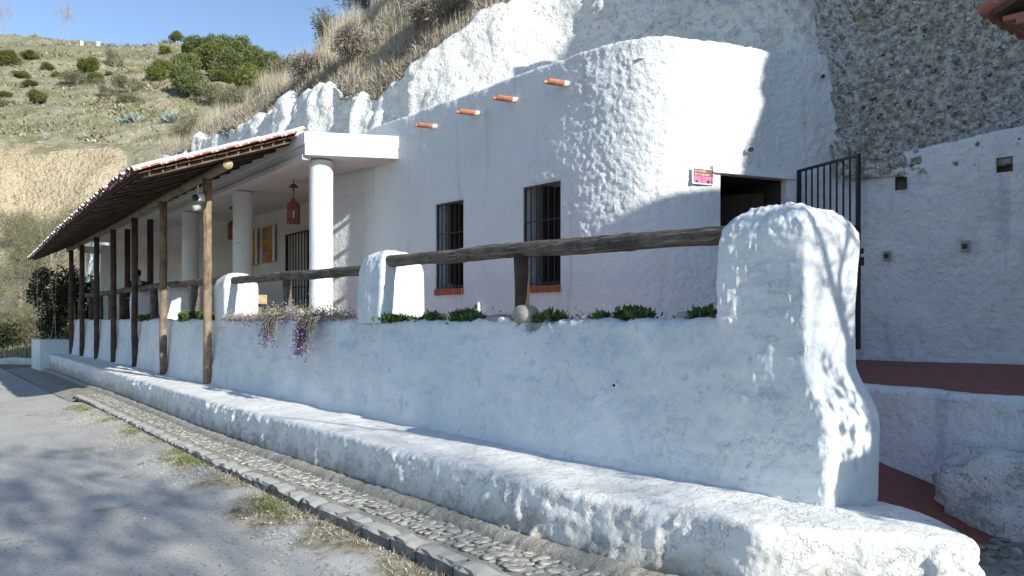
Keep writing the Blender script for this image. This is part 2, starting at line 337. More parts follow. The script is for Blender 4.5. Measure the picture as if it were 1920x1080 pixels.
# ================================================================ ground, road
def bumpy_sheet(name, x0, x1, y0, y1, z, m, step=1., amp=.0, kind='structure', zf=None):
    xs = np.arange(x0, x1 + step / 2, step); ys = np.arange(y0, y1 + step / 2, step); X, Y = np.meshgrid(xs, ys, indexing='ij')
    Z = np.full_like(X, z) if zf is None else zf(X, Y)
    P = np.stack([X, Y, Z], -1)
    if amp: P[..., 2] += amp * fbm(P, .8, 3, 3)
    return tag(build(name, P, gridF(len(xs), len(ys)), m, smooth=True), kind=kind)
tag(build('ground', [(-900, -900, -.12), (900, -900, -.12), (900, 900, -.12), (-900, 900, -.12)], [(0, 1, 2, 3)], 'hill'), kind='structure')
bumpy_sheet('road', -62, 22, -5.2, 2.72, 0., 'asphalt', .12, .008, zf=lambda X, Y: .105 * sm(Y + .08 * np.sin(X * 2.3), 2.05, 2.6) * sm(X, -19, -17))
def hillz(X, Y):
    q = X / np.maximum(Y, 1)
    f = interp(q, [(-1.2, 1.05), (-.66, 1.0), (-.45, .985), (-.37, .95), (-.27, .86), (0, .6), (.5, .5)])
    return interp(Y, [(-60, -60), (27, -.3), (34, .5), (42, 4), (50, 8), (53, 13.5), (58, 15.5), (75, 25), (95, 36.8), (105, 38), (140, 36), (220, 30), (400, 20)]) * f
def make_hill():
    Ys = np.concatenate([np.arange(27, 48, .5), np.arange(48, 60, .2), np.arange(60, 100, .45), np.arange(100, 400, 12)])
    qs = np.linspace(-1.5, .6, 420); Q, Y = np.meshgrid(qs, Ys, indexing='ij'); X = Q * Y
    P0 = np.stack([X, Y, 0 * X], -1); yy = Y + 2.2 * fbm(P0, 9., 3, 4) * sm(Y, 40, 50)
    Z = hillz(X, yy) + .5 * fbm(P0, 6, 4, 1) * sm(Y, 30, 45) + .25 * fbm(P0, 1.3, 3, 2) * sm(Y, 40, 55)
    bk_ = sm(Y, 47, 50) * sm(Y, 62, 57) * sm(Q, -.47, -.51); Z = Z + bk_ * (.6 * (.3 - np.abs(fbm(np.stack([X, Y * .35, 0 * X], -1), 2.6, 4, 33))) + .12 * fbm(P0, .7, 3, 34))
    # worn terrace paths along the hillside
    Z = Z + .12 * np.sin(Z * 1.7 + 5 * fbm(P0, 12, 3, 8)) * sm(Y, 58, 66)
    a, t = c2w(X, Y); P = np.stack([a, t, Z], -1)
    F = gridF(len(qs), len(Ys), flip=True)
    i, j = np.meshgrid(np.arange(len(qs) - 1), np.arange(len(Ys) - 1), indexing='ij')
    q = Q[:-1, :-1]; zz = Z[:-1, :-1]; n = fbm(P0[:-1, :-1], 5., 3, 12)
    n2 = fbm(P0[:-1, :-1], 1.6, 3, 22); bank = (zz > 5.0 + 2 * n) & (zz < 13.9 + 2.2 * n + 2.2 * n2) & (q < -.497 - .026 * np.clip(1 - (zz - 8) / 6, -.4, 1.2) + .012 * n2) & (Y[:-1, :-1] < 62)
    tag(build('hillside', P, F, ['hill', 'bank'], mi=bank.reshape(-1).astype(int), smooth=True), kind='structure')
    return
make_hill()
def onhill(X, Y):
    P0 = np.stack([X, Y, 0 * X], -1); yy = Y + 2.2 * fbm(P0, 9., 3, 4) * sm(Y, 40, 50)
    Z = hillz(X, yy) + .5 * fbm(P0, 6, 4, 1) * sm(Y, 30, 45) + .25 * fbm(P0, 1.3, 3, 2) * sm(Y, 40, 55)
    a, t = c2w(X, Y); return np.stack([a, t, Z], -1)
# ================================================================ kerb, cobbled path, rough strip
def kerb_t(a): return interp(a, [(-34, 2.88), (-18.6, 2.80), (-8, 2.60), (-2, 2.60), (3, 2.62)])
def front_t(a): return interp(a, [(-31.2, 3.86), (-27, 3.78), (-23, 3.66), (-20.8, 3.58), (-15, 3.40), (-10.8, 3.28), (-4, 3.27), (-2.4, 3.40), (3, 3.6)])
def path_z(a): return interp(a, [(-34, .03), (-22, .08), (-18, .13), (-10, .15), (-5, .19), (3, .22)])
ka = np.concatenate([np.arange(-33.5, -12, .12), np.arange(-12, 3, .04)]); P = []
for a in ka:
    t0, t1 = kerb_t(a) + (.12 if a > -18.5 else -.12), front_t(a) + .1
    P.append([(a, t0 + (t1 - t0) * k / 14, (path_z(a) - .010) * (1 if a > -18.5 else min(1, k / 5)) + .012 * k / 14 + .012) for k in range(15)])
P = np.array(P); P[..., 2] += .012 * fbm(P, .12, 3, 3)
pathway = tag(build('cobbled_path', P, gridF(len(ka), 15), 'mortar', smooth=True), kind='structure')
ico = None
def icos(sub=1):
    import bmesh
    bm = bmesh.new(); bmesh.ops.create_icosphere(bm, subdivisions=sub, radius=1); V = np.array([v.co[:] for v in bm.verts]); F = np.array([[v.index for v in f.verts] for f in bm.faces]); bm.free(); return V, F
IV, IF = icos(1); IV2, IF2 = icos(2)
cob_me = []
for k in range(8):
    V = IV2 * [1, 1, 1]; V = V * (1 + .28 * fbm(V + 10 * k, .9, 2, k))[:, None]; V[:, 2] = np.clip(V[:, 2], -.5, .55)
    V = V * [.050, .036, .012]; cob_me.append(mesh('cobble', V, IF2, 'cobble', smooth=True))
cob = []; a = -2.0
while a > -19:
    w = front_t(a) - .19 - kerb_t(a) - .17; n = int(w / .064)
    for k in range(n):
        cob.append((a + rng.uniform(-.03, .03), kerb_t(a) + .2 + (k + .5) * w / n + rng.uniform(-.015, .015)))
    a -= .078
cob.sort(key=lambda p: p[0] ** 2 + p[1] ** 2)
vis = [c for c in cob if c[0] < -2.9]
for i, (a, t) in enumerate(vis[:298]):
    o = link('cobble', cob_me[i % 8], pathway, (a, t, path_z(a) + .008 + rng.uniform(-.006, .006))); o.rotation_euler = (rng.uniform(-.12, .12), rng.uniform(-.12, .12), rng.uniform(0, 6.28)); s = rng.uniform(.5, 1.35); o.scale = (s, s, s)
def stones(C, sc, m, name, parent=None, kind='stuff', flat=.55, base=(IV, IF)):
    n = len(C); BV, BF = base; th = rng.uniform(0, 6.28, n); s = np.asarray(sc)[:, None] if np.ndim(sc) else np.full((n, 1), sc)
    V = np.tile(BV, (n, 1, 1)) * (1 + .25 * rng.uniform(-1, 1, (n, len(BV), 1))) * np.stack([rng.uniform(.8, 1.3, n), rng.uniform(.7, 1.1, n), np.full(n, flat)], 1)[:, None, :] * s[:, None, :]
    c, sn = np.cos(th)[:, None], np.sin(th)[:, None]
    V = np.stack([V[..., 0] * c - V[..., 1] * sn, V[..., 0] * sn + V[..., 1] * c, V[..., 2]], -1) + np.asarray(C)[:, None, :]
    F = (BF[None] + (np.arange(n) * len(BV))[:, None, None]).reshape(-1, 3)
    return tag(build(name, V, F, m, parent, smooth=False), kind=kind)
rest = np.array([(a, t, path_z(a)) for a, t in vis[298:] + [c for c in cob if c[0] >= -2.9]])
stones(rest, .040, 'cobble', 'cobble', pathway)
kerb = tag(thing('kerb', None, None, (0, 0, 0)), kind='structure')
del_l = [kerb.pop(k) for k in list(kerb.keys()) if k in ('label', 'category')]
a = 1.2
while a > -18.7:
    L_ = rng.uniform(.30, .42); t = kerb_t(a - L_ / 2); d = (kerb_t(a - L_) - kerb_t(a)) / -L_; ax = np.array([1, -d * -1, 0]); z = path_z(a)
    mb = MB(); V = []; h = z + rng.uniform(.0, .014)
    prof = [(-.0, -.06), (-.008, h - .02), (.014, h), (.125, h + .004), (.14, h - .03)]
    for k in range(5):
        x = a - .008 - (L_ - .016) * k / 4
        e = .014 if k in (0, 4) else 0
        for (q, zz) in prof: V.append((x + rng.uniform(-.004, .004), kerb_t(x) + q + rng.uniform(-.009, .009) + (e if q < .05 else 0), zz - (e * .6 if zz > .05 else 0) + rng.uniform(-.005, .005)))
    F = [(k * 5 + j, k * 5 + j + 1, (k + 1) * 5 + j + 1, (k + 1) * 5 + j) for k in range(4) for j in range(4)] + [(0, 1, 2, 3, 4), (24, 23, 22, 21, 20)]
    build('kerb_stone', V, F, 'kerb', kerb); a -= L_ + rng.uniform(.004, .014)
pa = respath([(x, front_t(x) - .19) for x in np.arange(-33, 3, .5)], .004, .02)
P = sweep(pa, [(-.02, .0), (.0, 0), (.01, .04), (.05, .075), (.10, .08), (.17, .06), (.2, .0)], None); P[..., 2] += path_z(P[..., 0]) - .005
cc, ci = cells(P, .045, 3); P = P + gnormals(P) * (-.02 * (cc - .5) + .012 * fbm(P, .09, 2, 3))[..., None]
tag(build('rough_concrete_strip', P, gridF(*P.shape[:2]), 'concrete', smooth=True), kind='structure')
# pebbles and litter on the roadside
n = 2600; a = -rng.uniform(3, 17, n); t = 2.58 - np.abs(rng.normal(0, .33, n)); stones(np.stack([a, t, .006 + .105 * sm(t, 2.05, 2.6)], 1), rng.uniform(.003, .010, n), 'pebble', 'loose_gravel')
C = []
for k in range(520):
    a = -rng.uniform(3.6, 17); t = 2.58 - abs(rng.normal(0, .16)); m = int(rng.uniform(6, 26))
    if fbm(np.array([[a, t, 0.]]), .9, 2, 5)[0] < .02: continue
    C.append(np.stack([a + rng.normal(0, .05, m), t + rng.normal(0, .035, m), np.zeros(m)], 1))
C = np.concatenate(C); C[:, 2] = .105 * sm(C[:, 1], 2.05, 2.6); V, F = blades(C, rng.uniform(.02, .06, len(C)), .007, .6); tag(build('roadside_weeds', V, F, 'moss'), kind='stuff')
C = np.stack([-rng.uniform(3.5, 17, 4500), 2.58 - np.abs(rng.normal(0, .22, 4500)), np.full(4500, .004)], 1); C[:, 2] += .105 * sm(C[:, 1], 2.05, 2.6); V, F = blades(C, rng.uniform(.01, .06, 4500), .005, 1.1)
tag(build('dry_roadside_grass', V, F, 'drygrass'), kind='stuff')
# ================================================================ bench
front = [(-31.2, 3.86), (-27, 3.78), (-23, 3.66), (-20.8, 3.58), (-15, 3.40), (-10.8, 3.28), (-7, 3.25), (-4.2, 3.26), (-3.4, 3.33), (-3.05, 3.41), (-2.75, 3.47), (-2.5, 3.45), (-2.32, 3.49), (-1.95, 3.79), (-1.60, 4.05), (-1.62, 4.16), (-1.95, 4.42), (-2.3, 4.60), (-2.6, 4.68)]
fp = respath(front, .0032, .012)
back = np.stack([np.minimum(fp[:, 0], -2.55) - .12 * sm(fp[:, 0], -4, -2), interp(np.minimum(fp[:, 0], -2.6), [(-31.2, 4.52), (-24, 4.50), (-20.5, 4.42), (-13.8, 4.15), (-2, 4.07)])], 1)
late = np.arange(len(fp)) > np.argmax(fp[:, 0]); back[late] = np.array([-2.62, 4.3]); imax = np.argmax(fp[:, 0])
for i in range(imax - 60, imax + 1):
    if i >= 0: w = (i - imax + 60) / 60; back[i] = back[i] * (1 - w) + np.array([-2.62, 4.3]) * w
m_face = 44; rows = []
for i in range(len(fp)):
    f = fp[i]; b = back[i]; u = b - f; Lb = max(.05, np.linalg.norm(u)); u = u / Lb; z0 = path_z(f[0]) - .05; r = .05
    pr = [(-.035, z0)] + [(-.035 + .035 * k / 24, z0 + (.55 - z0) * k / 24) for k in range(1, 25)] + [(r * (1 - math.cos(th)), .55 + r * math.sin(th)) for th in np.linspace(.15, 1.57, 6)]
    pr += [(r + (Lb - r) * (k / 18) ** 1.0, .60 + .018 * k / 18) for k in range(1, 19)]
    rows.append([(f[0] + u[0] * o_, f[1] + u[1] * o_, z) for o_, z in pr])
P = np.array(rows); Nn = gnormals(P)
Wp = P + .05 * np.stack([fbm(P, .09, 3, 91), fbm(P, .09, 3, 92), fbm(P, .09, 3, 93)], -1); c1, id1 = cells(Wp * [1, 1, .8], .105, 11); c2, id2 = cells(Wp, .042, 21)
face = sm(P[..., 2], .60, .53)
lump = np.sqrt(np.clip(.55 - c1, 0, 1)) * (id1 > .50) * .055 + np.clip(.5 - c2, 0, 1) * (id2 > .5) * .035
d = .022 * fbm(P, .5, 3, 1) + face * (lump * sm(fbm(P, .6, 2, 31), -.15, .2) + .020 * fbm(P, .07, 3, 2)) + .004 * fbm(P, .05, 3, 6)
d = d - face * .03 * sm(fbm(P, .35, 2, 77), .35, .6)
P = P + Nn * (-d)[..., None] * -1 if np.mean(Nn[:200, 10, 1]) < 0 else P - Nn * d[..., None]
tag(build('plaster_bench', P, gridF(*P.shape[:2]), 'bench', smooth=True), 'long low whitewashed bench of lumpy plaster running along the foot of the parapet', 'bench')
# ================================================================ parapet
par = [(-31, 4.58), (-24, 4.55), (-20.5, 4.48), (-17, 4.31), (-13.8, 4.22), (-10, 4.18), (-5, 4.15), (-3.8, 4.12), (-3.2, 4.065), (-2.85, 4.06), (-2.7, 4.13)]
pp = respath(par, .0035, .012)
def partop(a): return interp(a, [(-31, 1.80), (-14, 1.735), (-8.5, 1.70), (-5, 1.675), (-2.5, 1.67)])
prof0 = refine([(-.15, .56), (-.105, .66), (-.08, .85), (.0, 1.63), (.015, 1.672), (.05, 1.685), (.115, 1.68), (.13, 1.60)], .018)
prof0 = np.vstack([prof0, [(.30, 1.60), (.48, 1.60), (.50, 1.685), (.60, 1.685), (.62, 1.6), (.62, 1.0)]])
pr = np.broadcast_to(prof0, (len(pp),) + prof0.shape).copy(); k = sm(pr[..., 1], 1.0, 1.6); pr[..., 1] += k * (partop(pp[:, 0])[:, None] - 1.675)
pr[..., 0] += np.maximum(-pr[..., 0], 0) * sm(pp[:, 0], -4.2, -2.9)[:, None] * .95; P = sweep(pp, pr); Nn = gnormals(P); sg = -1 if np.mean(Nn[:, 10, 1]) > 0 else 1
d = .030 * fbm(P, .9, 2, 3) + .012 * fbm(P, .22, 3, 4) + .005 * fbm(P, .05, 3, 5)
d += .012 * fbm(P * [.35, 1, 1.6], .3, 3, 88); rid = np.clip(1 - 7 * np.abs(fbm(P * [1, 1, 2.2], .8, 3, 41)), 0, 1); d += .006 * rid
nearend = sm(P[..., 0], -6.5, -3.2); d += nearend * .020 * fbm(P, .10, 3, 6)
lip = sm(P[..., 2], 1.50, 1.66) * (P[..., 1] < 4.9); d += lip * .018 * fbm(P * [1, 1, .35], .06, 3, 7)
chip = (P[..., 2] > 1.615 + .10 * fbm(P, .10, 3, 9) + .10 * np.abs(P[..., 0] + 5.02)) & (P[..., 2] < 1.69) & (np.abs(P[..., 0] + 5.02) < .29 + .12 * fbm(P, .1, 2, 10))
chip &= np.arange(P.shape[1])[None, :] < len(prof0) - 6
d = d - .022 * chip
P = P + Nn * (sg * d)[..., None]
q = chip[:-1, :-1].reshape(-1)
soilmask = np.zeros(P.shape[:2], bool); soilmask[:, len(prof0) - 7:len(prof0) - 4] = True
mi = np.where(q, 1, 0); mi = np.where(soilmask[:-1, :-1].reshape(-1), 2, mi)
parapet = build('parapet_wall', P, gridF(*P.shape[:2]), ['parapet', 'concrete', 'soil'], mi=mi, smooth=True)
tag(parapet, 'long waist-high whitewashed parapet with a planter trough along its top', 'wall')
# ================================================================ pillars
def pillar(a0, a1, t0, t1, z0, zt, dome, res, label, foot=0., rough=1., mt='parapet'):
    ca, ct, wa, wt = (a0 + a1) / 2, (t0 + t1) / 2, (a1 - a0) / 2, (t1 - t0) / 2
    rc = .04 if foot else .07; per_ = []; 
    for (cx_, cy_, a_) in ((1 - rc / wa, 1 - rc / wt, 0), (-(1 - rc / wa), 1 - rc / wt, 1), (-(1 - rc / wa), -(1 - rc / wt), 2), (1 - rc / wa, -(1 - rc / wt), 3)):
        for q in np.linspace(0, math.pi / 2, 7): per_.append((cx_ * wa + rc * math.cos(q + a_ * math.pi / 2), cy_ * wt + rc * math.sin(q + a_ * math.pi / 2)))
    per_ = np.array(per_ + [per_[0]]); sg_ = np.linalg.norm(np.diff(per_, axis=0), axis=1); SS = np.concatenate([[0], np.cumsum(sg_)]); uu = np.linspace(0, SS[-1], int(SS[-1] / res) + 1)
    sx = np.interp(uu, SS, per_[:, 0]) / wa; sy = np.interp(uu, SS, per_[:, 1]) / wt; zs = np.arange(z0, zt - dome, res); ph = np.linspace(0, 1, int(dome * 1.9 / res) + 2)
    Z = np.concatenate([zs, zt - dome + dome * np.sin(ph * math.pi / 2)]); S = np.concatenate([np.ones(len(zs)), np.maximum(.0005, np.cos(ph * math.pi / 2) ** .70)])
    X = ca + wa * sx[:, None] * S[None]; Y = ct + wt * sy[:, None] * S[None]
    if foot:
        f = foot * (1 - sm(Z, 1.05, 1.42)); X = X + sm(sx, -.2, .9)[:, None] * f[None]
    P = np.stack([X, Y, np.broadcast_to(Z, X.shape)], -1)
    P[..., 1] += .075 * (P[..., 0] - ca) * (1 if rough > .5 else .03)
    if foot: P[..., 1] += .07 * sm(P[..., 0], ca - .05, a0 + .03) * sm(P[..., 1], ct, t0 + .05) * (1 - sm(P[..., 2], 1.54, 1.66))
    Nn = gnormals(P); Nn[-1] = Nn[0] = (Nn[0] + Nn[-1]) / 2; out = np.sign(np.mean(np.sum(Nn[:, 3] * (P[:, 3] - [ca, ct, P[0, 3, 2]]), -1)))
    top = sm(P[..., 2], zt - dome - .02, zt - dome * .5)
    fr = sm(P[..., 1], ct - wt * .55, ct - wt * .9); d = .030 * fbm(P, .45, 2, 1) + rough * (.002 + .010 * fr) * fbm(P, .06, 3, 2)
    cz, cid = cells(P * [1, 1, .8], .035, 5); d += top * rough * (.022 * (.6 - cz) + .014 * fbm(P, .05, 2, 8))
    cz, cid = cells(P * [1.3, 1.3, .42], .036, 9); patch = sm(fbm(P * [1, 1, .45], .16, 3, 12), -.05, .12) * (1 - top)
    d += rough * patch * np.sqrt(np.clip(.5 - cz, 0, 1)) * (cid > .35) * .022 * (P[..., 1] < ct - wt * .5)
    d[-1] = d[0]; P = P + Nn * (out * d)[..., None]
    P[:, -1] = P[:, -1].mean(0)
    return tag(build('plaster_pillar', P, gridF(*P.shape[:2], flip=out < 0), mt, smooth=True), label, 'pillar', 'rounded pillars along the parapet')
pillar(-3.05, -2.45, 4.03, 4.62, .55, 2.385, .25, .010, 'tallest nearest pillar with domed top and branch shadows on its side', foot=.13, rough=.85)
pillar(-8.32, -7.70, 4.15, 4.74, 1.66, 2.51, .28, .013, 'round-topped white pillar where two log rails meet, left of the barred windows', rough=.4)
pillar(-13.92, -13.30, 4.22, 4.80, 1.6, 2.53, .26, .02, 'round-topped white pillar right behind the nearest tall timber post', rough=.4)
pillar(-18.42, -17.80, 4.38, 4.90, 1.6, 2.58, .26, .025, 'round-topped white pillar half hidden by the second timber post', rough=.4)
pillar(-22.0, -21.4, 4.52, 5.05, 1.6, 2.62, .26, .03, 'farthest round-topped white pillar, in the shade in front of the person', rough=.4)
# far planter box
mb = MB(); mb.box((-33.4, 3.57, -.05), (-31.02, 4.50, 1.10)).box((-33.3, 3.67, 1.10), (-31.12, 4.40, 1.12)); tag(mb.build('planter_box', 'parapet'), 'small square whitewashed planter box at the far end of the bench', 'planter')
# ================================================================ log rails
def rail(p0, p1, r, posts, label, z0=1.6):
    g = thing('log_rail', label, 'rail', (p0[0], p0[1], z0), 'log rails between the pillars')
    n = 60; u = np.linspace(0, 1, n)[:, None]; P = np.array(p0) * (1 - u) + np.array(p1) * u
    P = P + np.stack([0 * u[:, 0], .010 * np.sin(u[:, 0] * 9 + p0[0]), .007 * np.sin(u[:, 0] * 7 + p0[0]) + .004 * np.sin(u[:, 0] * 17)], 1)
    rr = r * (1 + .10 * fbm(P, .6, 2, 4)); k = (np.abs((P[:, 0] * 1.35) % 1 - .5) < .05); rr = rr + .006 * k
    mb = MB(); mb.tube(P, rr, 14, True, .03); o = mb.build('log', ['wood', 'cut_wood'], g, True)
    pi = np.zeros(len(o.data.polygons), dtype=np.int32); pi[-2:] = 1; o.data.polygons.foreach_set('material_index', pi)
    for a, w in posts:
        f = (a - p0[0]) / (p1[0] - p0[0]); zt = p0[2] + (p1[2] - p0[2]) * f; t = p0[1] + (p1[1] - p0[1]) * f
        mb = MB(); mb.tube([(a + .012, t, z0 - .1), (a, t + .01, (z0 + zt) / 2), (a - .008, t, zt - r * .55)], [w, w * .97, w * .93], 9, True, .06); mb.build('support_post', 'wood' if a < -6 else 'beam_wood', g, True)
    return g
rail((-7.82, 4.31, 2.37), (-2.9, 4.30, 2.245), .066, [(-5.38, .072)], 'thick nearest log rail running from the tall pillar past the windows')
rail((-13.42, 4.39, 2.40), (-8.1, 4.34, 2.30), .066, [(-10.95, .07)], 'log rail in front of the big white column, above the purple flowers')
rail((-18.0, 4.5, 2.50), (-13.6, 4.42, 2.44), .068, [(-15.9, .09)], 'log rail seen between the two nearest timber posts')
rail((-21.6, 4.62, 2.56), (-18.2, 4.52, 2.52), .07, [(-19.6, .09)], 'short log rail in the shade left of the second timber post')
rail((-30.6, 4.75, 2.62), (-21.9, 4.65, 2.56), .075, [(-23.6, .08), (-25.2, .08), (-26.9, .08), (-28.6, .08)], 'farthest log rail with four supports under the dark end of the canopy')
# ================================================================ the cave house
fac = [(-13.62, 6.16), (-13.2, 6.31), (-12.85, 6.405), (-12.2, 6.447), (-11.4, 6.499), (-10.0, 6.59), (-8.6, 6.681), (-7.55, 6.75), (-7.1, 6.79), (-6.75, 6.86), (-6.45, 6.97), (-6.22, 7.16), (-6.06, 7.42), (-5.92, 7.85), (-5.80, 8.3), (-5.67, 8.81), (-5.50, 9.15), (-5.34, 9.5), (-5.2, 9.75)]
house = thing('cave_house', 'whitewashed cave dwelling with curved corner wall, barred windows and a columned porch', 'building', (-12, 6.5, 1.16))
fpth = respath(fac, .0018, .015); zs = np.arange(1.05, 5.10, .018)
holesA = [(-10.38, -9.67, 2.12, 3.54), (-8.34, -7.61, 2.10, 3.53)]
dT0, dT1, dZ0, dZ1 = 7.86, 8.86, 1.16, 3.50
S = np.arange(len(fpth))
for (x0, x1, z0, z1) in holesA:
    for x in (x0, x1): i = np.argmin(np.abs(fpth[:, 0] - x) + (fpth[:, 1] > 6.9) * 9); fpth[i, 0] = x; fpth[i, 1] = 7.24 + .065 * x
for x in (dT0, dT1): i = np.argmin(np.abs(fpth[:, 1] - x)); fpth[i] = [np.interp(x, fpth[:, 1], fpth[:, 0]), x]
for z in (2.12, 3.54, 3.50, 1.16): zs[np.argmin(np.abs(zs - z))] = z
th = np.linspace(0, math.pi / 2, 6)[1:]
prof = np.concatenate([np.stack([0 * zs, zs], 1), np.stack([.05 * (1 - np.cos(th)), zs[-1] + .05 * np.sin(th)], 1), [(.2, zs[-1] + .055), (.38, zs[-1] + .05), (.40, zs[-1] - .2), (.40, 4.4)]])
P = sweep(fpth, prof); Nn = gnormals(P); sg = -1 if Nn[20, 10, 1] > 0 else 1
def inhole(P):
    m = np.zeros(P.shape[:2], bool); e = .0015
    for (x0, x1, z0, z1) in holesA:
        z0s, z1s = zs[np.argmin(np.abs(zs - z0))], zs[np.argmin(np.abs(zs - z1))]
        m |= (P[..., 0] > x0 - e) & (P[..., 0] < x1 + e) & (P[..., 2] > z0s - e) & (P[..., 2] < z1s + e) & (P[..., 1] < 6.9)
    m |= (P[..., 1] > dT0 - e) & (P[..., 1] < dT1 + e) & (P[..., 2] < dZ1 + e) & (P[..., 0] > -6.3) & (P[..., 2] > dZ0 - e)
    return m
ih = inhole(P); K = len(zs); ih[:, K:] = False
face = ih[:-1, :-1] & ih[1:, :-1] & ih[:-1, 1:] & ih[1:, 1:]
edge = ih.copy(); edge[1:] |= ih[:-1]; edge[:-1] |= ih[1:]; edge[:, 1:] |= ih[:, :-1]; edge[:, :-1] |= ih[:, 1:]
curv = sm(P[..., 0], -8.2, -6.9)
d = .022 * fbm(P, 1.1, 3, 3) + (.006 + .010 * curv) * fbm(P, .07, 3, 5) + .008 * fbm(P, .25, 2, 7) + .008 * curv * fbm(P, .035, 2, 15)
d += sm(P[..., 2], 4.95, 5.12) * .02 * fbm(P, .3, 3, 8)
d = np.where(edge, 0, d); P = P + Nn * (sg * d)[..., None]
face |= (P[:-1, :-1, 1] > 9.40 + (5.1 - P[:-1, :-1, 2]) * .11 + .05 * fbm(P[:-1, :-1], .2, 3, 2))
build('facade_wall', P, gridF(*P.shape[:2], mask=~face), 'facade', house, smooth=True)
def ldir(x0, x1): return np.array([1, .065]) / np.linalg.norm([1, .065])
def niche(P0, P1, inn, depth, z0, z1, m, parent, name='reveal', back=None):
    a = np.array([*P0, z0]); b = np.array([*P1, z0]); h = np.array([0, 0, z1 - z0]); n = np.array([*inn, 0]) * depth
    V = [a, b, b + h, a + h, a + n, b + n, b + h + n, a + h + n]
    return build(name, V, [(0, 4, 5, 1), (1, 5, 6, 2), (2, 6, 7, 3), (3, 7, 4, 0), (4, 7, 6, 5)], m, parent)
for wi, (x0, x1, z0, z1) in enumerate(holesA):
    d2 = ldir(x0, x1); inn = np.array([-d2[1], d2[0]]); t0 = 7.24 + .065 * x0; t1 = 7.24 + .065 * x1; D3 = np.array([*d2, 0]); N3 = np.array([*inn, 0]); U = np.array([0, 0, 1.])
    z0 = zs[np.argmin(np.abs(zs - z0))]; z1 = zs[np.argmin(np.abs(zs - z1))]; base = Vector((x0, t0, z0)); O = np.array(base); wd = math.hypot(x1 - x0, t1 - t0)
    w = link('window', niche((x0, t0), (x1, t1), inn, .42, z0, z1, 'facade', None).data, house); bpy.data.objects.remove(bpy.data.objects['reveal']); w.location = -house.location
    def wp(u, v, w_): return O + D3 * u + U * v + N3 * w_
    H = z1 - z0
    def bx(name, u0, u1, v0, v1, w0, w1, m):
        mb = MB(); mb.obox(wp((u0 + u1) / 2, (v0 + v1) / 2, (w0 + w1) / 2), (D3, U, N3), ((u1 - u0) / 2, (v1 - v0) / 2, (w1 - w0) / 2)); return mb.build(name, m, w)
    nb = 7
    for k in range(nb):                        # brick sill
        bx('sill_brick', k * wd / nb + .003, (k + 1) * wd / nb - .003, -.015, .075 + rng.uniform(-.004, .004), -.035 + rng.uniform(-.004, .004), .10, 'brick')
    bx('sash', .02, wd - .02, .08, .17, .33, .38, 'frame'); bx('sash', .02, .08, .17, H, .33, .38, 'frame'); bx('sash', wd - .08, wd - .02, .17, H, .33, .38, 'frame')
    bx('sash', wd / 2 - .04, wd / 2 + .04, .17, H - .07, .33, .38, 'frame'); bx('sash', .08, wd - .08, H - .07, H, .33, .38, 'frame')
    bx('pane', .08, wd / 2 - .04, .17, H - .07, .35, .36, 'glass'); bx('pane', wd / 2 + .04, wd - .08, .17, H - .07, .35, .36, 'glass')
    bx('shutter_panel', wd * .36, wd * .44, .17, H - .01, .05, .32, 'frame')
    for k in range(7):
        u = .018 + (wd - .036) * k / 6; r = .011 if k in (0, 6) else .0065; bx('window_bar', u - r, u + r, .08, H - .003, .02, .02 + 2 * r, 'iron')
    for v in (.11, H * .33, H * .66, H - .03): bx('window_bar', .02, wd - .02, v - .008, v + .008, .006, .018, 'iron')
# doorway: reveal, dark passage, half-open planked door
j0 = np.argmin(np.abs(fpth[:, 1] - dT0)); j1 = np.argmin(np.abs(fpth[:, 1] - dT1)); A, B = fpth[j0], fpth[j1]; dz1 = zs[np.argmin(np.abs(zs - dZ1))]
niche(A, B, (-.97, .24), .09, 1.12, dz1, 'facade', house, 'door_reveal')
o = niche(A + np.array([-.0873, .0216]), B + np.array([-.0873, .0216]), (-.97, .24), 2.6, 1.12, dz1, 'dark', house, 'passage')
bpy.data.objects['door_reveal'].data.polygons
me = bpy.data.objects['door_reveal'].data; V = [v.co[:] for v in me.vertices]; me2 = mesh('door_reveal', V, [(0, 4, 5, 1), (1, 5, 6, 2), (2, 6, 7, 3), (3, 7, 4, 0)], 'facade'); bpy.data.objects['door_reveal'].data = me2
Bd = B + np.array([-.33, .04]); leaf = MB(); leafd = np.array([-.86, -.45, 0]); leafd /= np.linalg.norm(leafd)
for k in range(5):
    mb = MB(); c = np.array([*Bd, 2.28]) + leafd * (.1 + .17 * k); mb.obox(c, (leafd, np.cross(leafd, [0, 0, 1]), (0, 0, 1)), (.082, .02, 1.1)); mb.build('door_plank', 'frame', house)
mb = MB(); c = (A + B) / 2; tn = (B - A) / np.linalg.norm(B - A); mb.obox((c[0] + .02, c[1], dz1 + .045), ((*tn, 0), (tn[1], -tn[0], 0), (0, 0, 1)), (np.linalg.norm(B - A) / 2 + .14, .022, .042)); mb.build('door_lintel', 'plaster', house)
